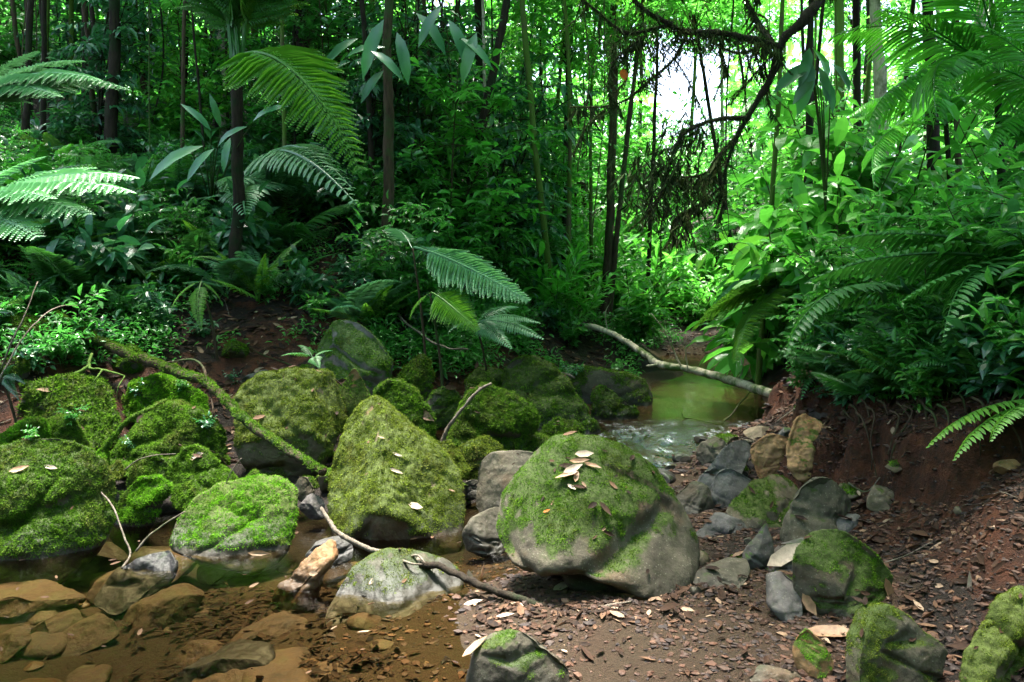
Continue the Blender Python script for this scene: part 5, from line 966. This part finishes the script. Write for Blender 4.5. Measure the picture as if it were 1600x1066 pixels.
# ---------------------------------------------------------------- litter, pebbles, ground cover
BA = all_bvh()
def drop(x, y, zt=3.5):
    h = BA.ray_cast(Vector((x, y, gnd(x, y)+2.2)), Vector((0, 0, -1))); return (h[0], h[1]) if h[0] else (None, None)
def litter(n, f, name, label, Lr, seed, mat='dead', rn=(0, 1), on=.12, qz=.6):
    rg = np.random.default_rng(seed); P, Nn = [], []; t = 0
    while len(P) < n and t < n*6:
        t += 1; x, y = f(rg); p, q = drop(x, y)
        if p is None or q.z < qz or p.z < wl(p.y)+.01 or (on < 1 and rg.random() > on and p.z > gnd(p.x, p.y)+.03): continue
        P.append(p[:]); Nn.append(q[:])
    P, Nn = np.array(P), np.array(Nn); m = len(P); dr = rdir(m, rg)*np.array([1, 1, .25]); dr = dr-Nn*(dr*Nn).sum(1)[:, None]*.8; L = rg.uniform(*Lr, m)*(.6+.8*rg.random(m)**2)
    V, F, r = leaves(P+Nn*rg.uniform(.001, .008, m)[:, None], dr, Nn+rdir(m, rg)*.35, L, L*rg.uniform(.28, .5, m), DEAD, rg.uniform(*rn, m)**1.25)
    o = mk(name, V, F, M[mat], None, True, {'rnd': r}); tag(o, label, 'leaf litter', kind='stuff'); return o
def near_right(rg):
    while 1:
        y = rg.uniform(2.4, 7.5); x = rg.uniform(.3, 4.5)
        if fbm(np.array([[x*1.3, y*1.3, 0]]), 3, 2)[0] > -.25 and (x > 1.15 or rg.random() < .25): return x, y
litter(5200, near_right, 'leaf_litter', 'brown and tan dead leaves covering the gravel and the right bank', (.03, .085), 601)
litter(9000, lambda rg: ((lambda y: (rg.uniform(-.75, .12)*y*.98, y))(rg.uniform(5.6, 11))), 'leaf_litter', 'dark dead leaves lying over the left slope and clay bank', (.04, .12), 602)
litter(260, lambda rg: (rg.uniform(-3.6, 2.2), rg.uniform(3.2, 7.5)), 'leaf_litter', 'few scattered dry leaves resting on boulder tops', (.02, .06), 603, rn=(.4, 1), on=1)
litter(420, near_right, 'leaf_litter', 'larger curled dead leaves lying on the gravel and right bank', (.06, .125), 606, rn=(.15, 1))
litter(1500, lambda rg: (rg.uniform(1.9, 4.2), rg.uniform(3.4, 6.5)), 'leaf_litter', 'dark leaves and bark bits clinging to the red clay cut', (.02, .08), 607, rn=(0, .9), qz=.15)
litter(5200, near_right, 'leaf_litter', 'small broken brown leaf fragments and bark chips on the gravel', (.008, .040), 604, rn=(0, .78))
litter(380, lambda rg: (rg.normal(.25, .4), rg.normal(3.45, .2)), 'leaf_litter', 'damp drift of dead leaves caught under the huge boulder', (.02, .08), 605)
def pebbles(n, f, label, sr, seed):
    rg = np.random.default_rng(seed); d, F0 = ico(1); V, F, A = [], [], []; P = []
    while len(P) < n:
        x, y = f(rg); z = gnd(x, y)
        if z > wl(y)-.09: P.append((x, y, z))
    P = np.array(P); s = sr[0]+(sr[1]-sr[0])*rg.random(n)**3; sc = rg.uniform(.45, 1.5, (n, 1, 3))*np.array([1, 1, .5]); a = rg.uniform(0, 6.3, n); ca, sa = np.cos(a), np.sin(a)
    L = d[None]*sc*(1+.27*rg.normal(size=(n, len(d), 1)))*s[:, None, None]; X = L[..., 0]*ca[:, None]-L[..., 1]*sa[:, None]; Y = L[..., 0]*sa[:, None]+L[..., 1]*ca[:, None]
    V = np.stack([X, Y, L[..., 2]], -1)+P[:, None]+np.array([0, 0, 1])*(s*.2)[:, None, None]; F = (F0[None]+(np.arange(n)*len(d))[:, None, None]).reshape(-1, 3)
    tag(mk('gravel', V, F, M['pebble'], None, False, {'rnd': np.repeat(rg.random(n), len(d))}), label, 'gravel', kind='stuff')
def bar(rg):
    while 1:
        y = 2.5+3.0*rg.random(); x = rg.uniform(-.1, 2.9)
        dd = fbm(np.array([[x*1.7, y*1.7, 0]]), 3, 21)[0]
        if x > .45+.5*dd or rg.random() < .3: return x, y
pebbles(24000, bar, 'brown and reddish gravel strewn over the sand bar', (.003, .017), 611)
pebbles(1500, lambda rg: (rg.uniform(-2.6, .3), rg.uniform(2.6, 4.4)), 'small orange-brown gravel on the pool bottom', (.004, .022), 612)
pebbles(1500, lambda rg: (rg.uniform(.8, 3.0), rg.uniform(5, 7.4)), 'grey gravel lining the riffle edge', (.008, .04), 613)
pebbles(900, lambda rg: (rg.uniform(2.6, 5.4), rg.uniform(12.5, 15.5)), 'pale gravel beach at the far end of the upper pool', (.015, .05), 614)
rg = np.random.default_rng(700)
for k in range(80):
    if k < 50: x, y = near_right(rg)
    else: y = rg.uniform(5.0, 9); x = rg.uniform(-.72, .1)*y
    L = rg.uniform(.12, .5); a_ = rg.uniform(0, 6.3); ps = []
    for q in (-1, -.3, .3, 1):
        xx, yy = x+math.cos(a_)*L*.5*q+rg.uniform(-.02, .02), y+math.sin(a_)*L*.5*q+rg.uniform(-.02, .02); h = drop(xx, yy)[0]
        ps.append([xx, yy, (h.z if h else gnd(xx, yy))+.008+rg.uniform(0, .012)])
    if max(p[2] for p in ps)-min(p[2] for p in ps) > .25 or ps[0][2] < wl(y)-.01: continue
    rt = rg.uniform(.002, .006); P = spline(np.array(ps), 18); V, Q, T = tube_geo(P, np.linspace(rt, rt*.5, 18), 5, .4, k, 60); m_ = MB(); m_.add(V, Q, T)
    s_ = 'lying in the dead leaves of the right gravel and bank' if k < 50 else 'lying on the clay and boulders of the left slope'
    tag(m_.build('twig', M['twig' if k % 3 else 'bark'], loc=P[0]), 'short dry twig '+s_, 'twig', 'twigs '+s_)
for k, (px, py, Y, l) in enumerate([(1310,640,5.3,.3),(1335,655,5.2,.35),(1362,660,5.0,.4),(1400,668,4.9,.45),(1440,650,4.8,.5),(1475,660,4.6,.4),(1350,645,5.1,.25),(1420,660,4.85,.5),(1500,640,4.5,.5),(1325,665,5.2,.3),(1380,650,4.95,.6),(1410,655,4.9,.3),(1455,665,4.7,.35),(1530,650,4.4,.4),(1560,660,4.3,.45),(1345,670,5.1,.5)]):
    h = hit(px, py); a_ = h+np.array([0, -.03, .05]); m_ = MB(); ww = rg.normal(size=3)*.06
    V, Q, T = tube_geo(spline([a_+np.array([0, .1, .03]), a_, a_+np.array([ww[0], -.07, -l*.4]), a_+np.array([ww[1], -.04+ww[2], -l])], 24), np.linspace(.008, .002, 24), 6, .5, k, 50); m_.add(V, Q, T)
    tag(m_.build('hanging_root', M['bark'], loc=a_), 'thin bare root dangling down the red clay cut', 'root', 'roots dangling from the right bank')
rg = np.random.default_rng(710)
for nm_, lab_, n_, z_, L_, f_ in [('floating_leaves', 'few small dead leaves floating on the brown pool', 46, .004, (.02, .06), lambda: (rg.uniform(-2.6, -.1), rg.uniform(2.8, 4.6))), ('sunken_debris', 'dark sunken leaves and bark between the stones of the pool bottom', 900, None, (.02, .09), lambda: (rg.normal(-1.25, .35), rg.normal(3.75, .2)) if rg.random() < .6 else (rg.normal(-1.0, .25), rg.normal(3.1, .12)))]:
    P = []
    while len(P) < n_:
        x, y = f_(); g = gnd(x, y)
        if g < wl(y)-.04: P.append((x, y, z_ if z_ else g+.012+rg.random()*.02))
    P = np.array(P); m = len(P); L = rg.uniform(*L_, m); V, F, r = leaves(P, rdir(m, rg)*np.array([1, 1, .08]), np.array([0, 0, 1.])+rdir(m, rg)*(.05 if z_ else .4), L, L*.38, DEAD, rg.uniform(.5, 1, m) if z_ else rg.uniform(0, .5, m)); tag(mk(nm_, V, F, M['dead'], None, True, {'rnd': r}), lab_, 'leaf litter', kind='stuff')
def cover(n, x0, x1, y0, y1, label, seed, mat='leaf', L0=.05, cl=True):
    rg = np.random.default_rng(seed); P = []; t = 0
    while len(P) < n and t < n*8:
        t += 1; px, py = rg.uniform(x0, x1), rg.uniform(y0, y1)
        if py > bankline(px)+25+(rg.random() < .5)*25: continue
        h = gp(px, py)
        if h is None or h[1] > 22 or h[2] < wl(h[1])+.08: continue
        if cl and fbm(h[None]*1.6, 2, 31)[0] < -.05: continue
        P.append(h)
    P = np.array(P); m = 9; n = len(P); Q = np.repeat(P, m, 0); hgt = np.repeat(rg.uniform(.05, .28, n), m)*rg.uniform(.3, 1, n*m); off = rg.normal(size=(n*m, 3))*np.array([.06, .06, 0]); off[:, 2] = hgt
    dr = rdir(n*m, rg)*np.array([1, 1, .4])+np.array([0, 0, -.1]); L = L0*rg.uniform(.6, 1.6, n*m); V, F, r = leaves(Q+off, dr, np.array([0, 0, 1.])+rdir(n*m, rg)*.5, L, L*.42, LEAF8)
    tag(mk('ground_cover', V, F, M[mat], None, False, {'rnd': r}), label, 'ground cover', kind='stuff')
cover(2600, -80, 880, 190, 580, 'low dark green leafy growth over the left slope', 621)
cover(1500, 560, 1060, 400, 600, 'low bright leafy growth above the upper pool bank', 622, 'leaf', .06)
cover(1500, 1180, 1680, 330, 570, 'low leafy growth along the top of the right bank', 623, 'leaf', .07)
for k, (px, py, s_) in enumerate([(112,662,.32),(222,618,.35),(285,612,.3),(326,668,.3),(45,690,.25),(362,598,.3),(738,572,.4),(205,700,.22),(500,566,.25),(900,590,.5),(965,580,.45)]):
    h = BA.ray_cast(Vector((0, 0, CAMZ)), Vector(ray(px, py)).normalized())
    if h[0]: put_plant(('smallb' if k % 2 else 'small', k % 3), np.array(h[0])-np.array([0, 0, .01]), s_, k*1.7, 'seedling', 'tiny seedling rooted in the moss on top of a boulder', 'seedling', 'seedlings growing on boulders')
# single leaves
LV = [(1230,872,'big pale spotted dead leaf lying beside the medium mossy boulder','dead_pale',.26,.09,(1,.5,.25)),(1302,995,'curled tan dead leaf propped in front of the medium mossy boulder','dead_tan',.20,.085,(1,-.3,-.3)),
 (648,793,'pale crumpled leaf on the peaked boulder right face','dead_pale',.09,.06,(1,.1,.1)),(618,738,'narrow white dry leaf high on the peaked boulder','dead_pale',.09,.025,(1,0,-.4)),(620,712,'smaller narrow dry leaf above the white one on the peaked boulder','dead_pale',.07,.02,(1,0,-.5)),
 (895,735,'pale curled leaf topmost in the clump on the huge boulder','dead_pale',.11,.04,(.6,.2,.3)),(905,722,'pinkish dry leaf in the clump on the huge boulder','dead_tan',.10,.03,(1,.1,.1)),(893,763,'small pale dry leaf alone on the huge boulder front','dead_pale',.05,.02,(.5,0,-.8)),(885,745,'long tan leaf pointing down in the huge boulder clump','dead_tan',.12,.035,(-.6,0,-.4)),
 (912,712,'broad pale leaf at the very top of the huge boulder','dead_pale',.10,.045,(1,.3,0)),(925,730,'thin dark-tan leaf right of the huge boulder leaf clump','dead_tan',.09,.025,(1,-.2,-.4)),(900,745,'crooked pinkish leaf low in the huge boulder clump','dead_tan',.08,.03,(.2,.4,.9)),(855,800,'lone reddish oval leaf on the huge boulder left face','dead_orange',.035,.014,(1,.1,.1)),
 (740,945,'white dead leaf flat on wet sand by the huge boulder','dead_pale',.09,.04,(1,.2,0)),(790,965,'slim pale leaf on the sand beneath the dark branch','dead_pale',.08,.025,(1,0,0)),(405,882,'orange-brown dead leaf floating beside the vivid green boulder','dead_tan',.12,.03,(1,.1,0)),
 (745,1015,'pale leaf tucked against the smooth rounded rock','dead_tan',.12,.05,(.8,.5,.3)),(310,713,'pale dead leaf on top of the shaggy boulder','dead_pale',.09,.05,(1,0,.1)),(665,650,'curled tan leaf on the corner of the sloping slab','dead_tan',.16,.07,(.8,-.3,-.5)),
 (30,735,'tan curled leaf on the broad dark boulder at the left edge','dead_tan',.10,.04,(.7,.2,.5)),(80,732,'pale curled leaf on the top of the broad dark boulder','dead_pale',.09,.03,(1,0,-.4)),(108,560,'round tan leaf standing on the clay near the bare root','dead_tan',.12,.08,(.3,0,1)),
 (1265,945,'pink-tan dry leaf under the mossy green twig','dead_tan',.1,.05,(.5,0,-.8)),(980,930,'brown curled leaf at the foot of the huge boulder','dead_tan',.12,.035,(1,.2,.2)),(1385,925,'upright pinkish leaf leaning on the medium boulder right side','dead_tan',.12,.06,(.3,0,-1)),
 (1520,920,'folded striped pale leaf hanging near the long grey branch','dead_pale',.14,.045,(.1,0,-1)),(880,920,'large curled pale leaf under the huge boulder by the branch','dead_pale',.12,.06,(.5,.4,.3)),(755,905,'brown folded leaf sticking up in the leaf dam','dead_tan',.13,.06,(.3,0,1)),(735,915,'pale cup-shaped leaf in the leaf dam by the flat-topped rock','dead_pale',.12,.07,(.2,0,-1))]
for px, py, lab, mt, L, W, dr in LV:
    r_ = ray(px, py); h = BA.ray_cast(Vector((0, 0, CAMZ)), Vector(r_).normalized())
    if not h[0]: continue
    p = np.array(h[0]); q = np.array(h[1]); p[2] = max(p[2], wl(p[1])); q = unit(q+np.array([0, 0, .4])); d0 = unit(np.array(dr, float)); d0 = unit(d0-q*(d0@q)*(0 if abs(dr[2]) > .9 else .9))
    V, F, r = leaves((-d0*L*.5+q*.006)[None], d0[None], q[None], L, W, DEAD); o = mk('dry_leaf', V, F, M[mt], None, True, {'rnd': r}); o.location = p; tag(o, lab, 'dead leaf')
